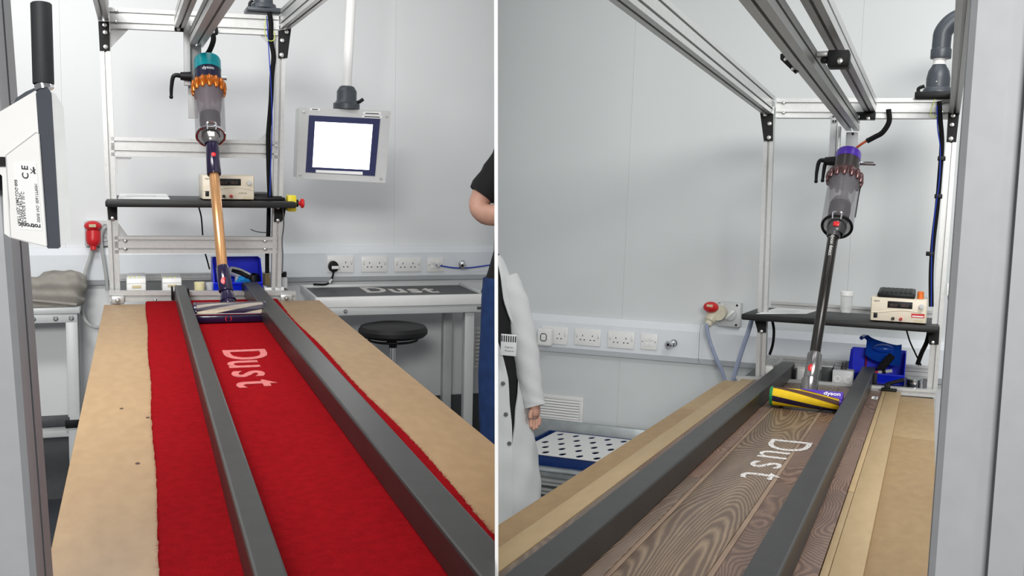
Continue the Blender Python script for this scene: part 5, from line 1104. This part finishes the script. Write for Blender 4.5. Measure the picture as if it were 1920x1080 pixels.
outer = [pt(v, th, 1, dz) for v, th, dz in vs_]; inner = [pt(v, th, .965, dz) for v, th, dz in vs_]; W1 = NT+1
ct_.add(outer, [(i*W1+j, i*W1+j+1, (i+1)*W1+j+1, (i+1)*W1+j) for i in range(NV) for j in range(NT)]); ct_.add(inner, [(i*W1+j, (i+1)*W1+j, (i+1)*W1+j+1, i*W1+j+1) for i in range(NV) for j in range(NT)])
n0 = len(outer)
for j in (0, NT): ct_.f += [(i*W1+j, (i+1)*W1+j, n0+(i+1)*W1+j, n0+i*W1+j) for i in range(NV)]
coat = t.part('lab_coat', ct_, COAT, ang=70)
t.part('shirt', MB().loft([[pt(v, 2*pi*i/32, .93) for i in range(32)] for v in (474, 500, 540, 600, 660, 720, 790, 850, 900)]), SHIRT, ang=60)
arm = [(948, 520, .05), (962, 560, .058), (975, 610, .057), (985, 660, .055), (992, 705, .05), (1000, 745, .044), (1004, 762, .042)]
rings = []; PT = [JR(u, v, -.02-.03*i/6) for i, (u, v, r_) in enumerate(arm)]
SPp = spline(PT, 5); 
for i, p in enumerate(SPp):
    f = i/(len(SPp)-1)*(len(arm)-1); i0 = min(int(f), len(arm)-2); rad = arm[i0][2]+(arm[i0+1][2]-arm[i0][2])*(f-i0)
    d_ = SPp[min(i+1, len(SPp)-1)]-SPp[max(i-1, 0)]; d_, e1, e2 = perp(d_, X)
    rings.append([p + (e1*math.cos(2*pi*j/28)+e2*math.sin(2*pi*j/28))*rad*(1+.05*math.sin(i*1.3+j*.7)*(.4+.6*abs(math.sin(i*.35)))) for j in range(28)])
sv = t.part('sleeve', MB().loft(rings), COAT, ang=70)
# body: torso, arm inside the sleeve and the hanging hand with its five fingers
h = lambda u, v, d=0: JR(u, v, -.05+d)
body = skin([(JR(915, 760), .12, .1), (JR(915, 600), .1, .08), (JR(895, 500), .055, .055), (JR(872, 440), .055, .055), (JR(865, 395), .075, .085), (JR(950, 530), .045, .045), (JR(985, 660, -.03), .038, .038), (h(1003, 757), .026, .022),
             (h(1004, 772), .032, .02), (h(1004, 784), .03, .017), (JR(900, 900), .08, .08), (JR(900, 1040), .05, .05)], [(0,1),(1,2),(2,3),(3,4),(1,5),(5,6),(6,7),(7,8),(8,9),(0,10),(10,11)], RB)
for pts in ([(997, 782, .0), (995, 794, -.004), (997, 803, -.012)], [(1001, 784, .005), (1000, 797, .002), (1001, 807, -.006)], [(1006, 784, .01), (1006, 796, .008), (1005, 805, .0)], [(1010, 781, .014), (1011, 791, .012), (1009, 799, .006)], [(998, 768, -.02), (994, 777, -.03), (995, 786, -.034)]):
    f_ = skin([(h(*pts[0]), .0105, .0105), (h(*pts[1]), .0095, .0095), (h(*pts[2]), .008, .008)], [(0, 1), (1, 2)], RB); body.add(f_.v, f_.f)
t.part('body', body, SKIN, ang=180)
for u, v in ((943, 708), (949, 764), (955, 816)):
    th = math.asin((u-UC)/itp([(a_, b_) for a_, b_, c_ in prof_], v)); p = pt(v, th, 1.0, .012); n_ = V((.25, -1, 0)).normalized()
    t.part('button', MB().lathe([(.009, 0), (.008, .003), (.005, .0035), (0, .0025)], p, n_, 14), NICK, coat)
p = RB.pz(955, 647, D-.18); bg = t.part('badge', MB().rbox(p+V((-.036, -.001, -.042)), p+V((.03, .001, .042)), .001), PAPER)
for i in range(7): t.part('stripe', MB().box(p+V((-.034+.0095*i, -.0018, .012)), p+V((-.029+.0095*i, -.0008, .036))), INK, bg)
t.part('print', MB().text('Engineer', p+V((-.018, -.0012, -.012)), X, Z, .0105, -.0003), INK, bg); t.part('print', MB().text('Research', p+V((-.018, -.0012, -.026)), X, Z, .0105, -.0003), INK, bg)
t.part('lanyard_clip', MB().bar(p+V((-.004, .002, .04)), p+V((-.006, .004, .07)), .008, .003), BLACK, bg)
p = JR(962, 541, -.03); 
# ------------------------------------------------------------ trough and perforated lid
YB = YWR-.14; pb = RB.px(1043, 809, y=YB); zl = pb.z; yf_ = RB.px(1010, 851, z=zl).y; xl = pb.x; xr = xl+.62
t = Thing(RB, 'storage_box', 'navy blue plastic box with white perforated lid in the metal trough', 'box', ((xl+xr)/2, (yf_+YB)/2, zl-.2))
hbx = RB.px(1100, 863, y=yf_).z-RB.px(1100, 884, y=yf_).z
t.part('box_floor', MB().box((xl-.06, yf_+.006, zl-.2), (xr+.02, YB+.05, zl-.196)), BLUEBOX)
for a_, b_ in (((xl-.06, yf_+.006), (xr+.02, yf_+.02)), ((xl-.06, YB+.036), (xr+.02, YB+.05)), ((xl-.06, yf_+.02), (xl-.046, YB+.036)), ((xr+.006, yf_+.02), (xr+.02, YB+.036))): t.part('box_wall', MB().rbox((*a_, zl-.196), (*b_, zl-.005), .004), BLUEBOX)
lid = MB(); th = .004; NX, NY = 7, 5; dx = (xr-xl)/NX; dy = (YB-yf_)/NY; z1_, z0_ = zl, zl-th; rh = min(dx, dy)*.19
def cell(x0, x1, y0, y1, hole):
    if not hole: lid.box((x0, y0, z0_), (x1, y1, z1_)); return
    cx, cy = (x0+x1)/2, (y0+y1)/2; n = 16; O = []; I = []
    for i in range(n):
        a = 2*pi*(i+.5)/n - 3*pi/4 - pi/n; c_, s_ = math.cos(a), math.sin(a); m_ = max(abs(c_), abs(s_)); O.append((cx+(x1-x0)/2*c_/m_, cy+(y1-y0)/2*s_/m_)); I.append((cx+dx*.18*c_, cy+dy*.30*s_))
    vs_ = [V((x, y, z)) for z in (z1_, z0_) for x, y in O+I]
    lid.add(vs_, [(i, (i+1) % n, n+(i+1) % n, n+i) for i in range(n)] + [(2*n+i, 3*n+i, 3*n+(i+1) % n, 2*n+(i+1) % n) for i in range(n)] + [(n+i, n+(i+1) % n, 3*n+(i+1) % n, 3*n+i) for i in range(n)] + [(i, 2*n+i, 2*n+(i+1) % n, (i+1) % n) for i in range(n)])
for j in range(NY):
    y0, y1 = yf_+j*dy, yf_+(j+1)*dy; off = dx/2 if j % 2 else 0
    if off: cell(xl, xl+off, y0, y1, False); cell(xr-off, xr, y0, y1, False)
    for i in range(NX-(1 if off else 0)): cell(xl+off+i*dx, xl+off+(i+1)*dx, y0, y1, True)
t.part('perforated_lid', lid, WHITE)
zt_ = zl-.202; t = Thing(RB, 'metal_trough', 'galvanised metal trough bench along the wall under the vent', 'trough', ((xl+xr)/2, YB-.3, zfloor(RB, ((xl+xr)/2, YB-.3, 0))+.001))
x0, x1 = xl-.62, xr+.1; yn = yf_-.10
t.part('tray', MB().box((x0, yn, zt_-.02), (x1, YWR-.02, zt_-.002)), GALV)
zr_ = RB.px(1100, 793, y=YWR-.03).z; t.part('back_wall', MB().rbox((x0, YWR-.055, zt_-.02), (x1, YWR-.025, zr_), .004), GALV)
zn = RB.px(1050, 879, y=yn).z
t.part('front_wall', MB().rbox((x0, yn-.004, zt_-.02), (x1, yn+.02, min(zn, zl-.03)), .004), GALV)
t.part('front_ledge', MB().rbox((x0, yn-.05, min(zn, zl-.03)-.012), (x1, yn+.024, min(zn, zl-.03)), .004), GALV)
for i in range(3): t.part('front_rib', MB().slot(V((x0, yn-.03, min(zn, zl-.03)-.06-i*.045)), V((x1, yn-.03, min(zn, zl-.03)-.06-i*.045)), .03, .04, Z), ALU)
for x in (x0+.3, x1-.05):
    for y in (yn, YWR-.06): t.part('leg', MB().slot(V((x, y, zfloor(RB, (x, y, 0))+.002)), V((x, y, zt_-.02)), .04, .04, X), ALU)
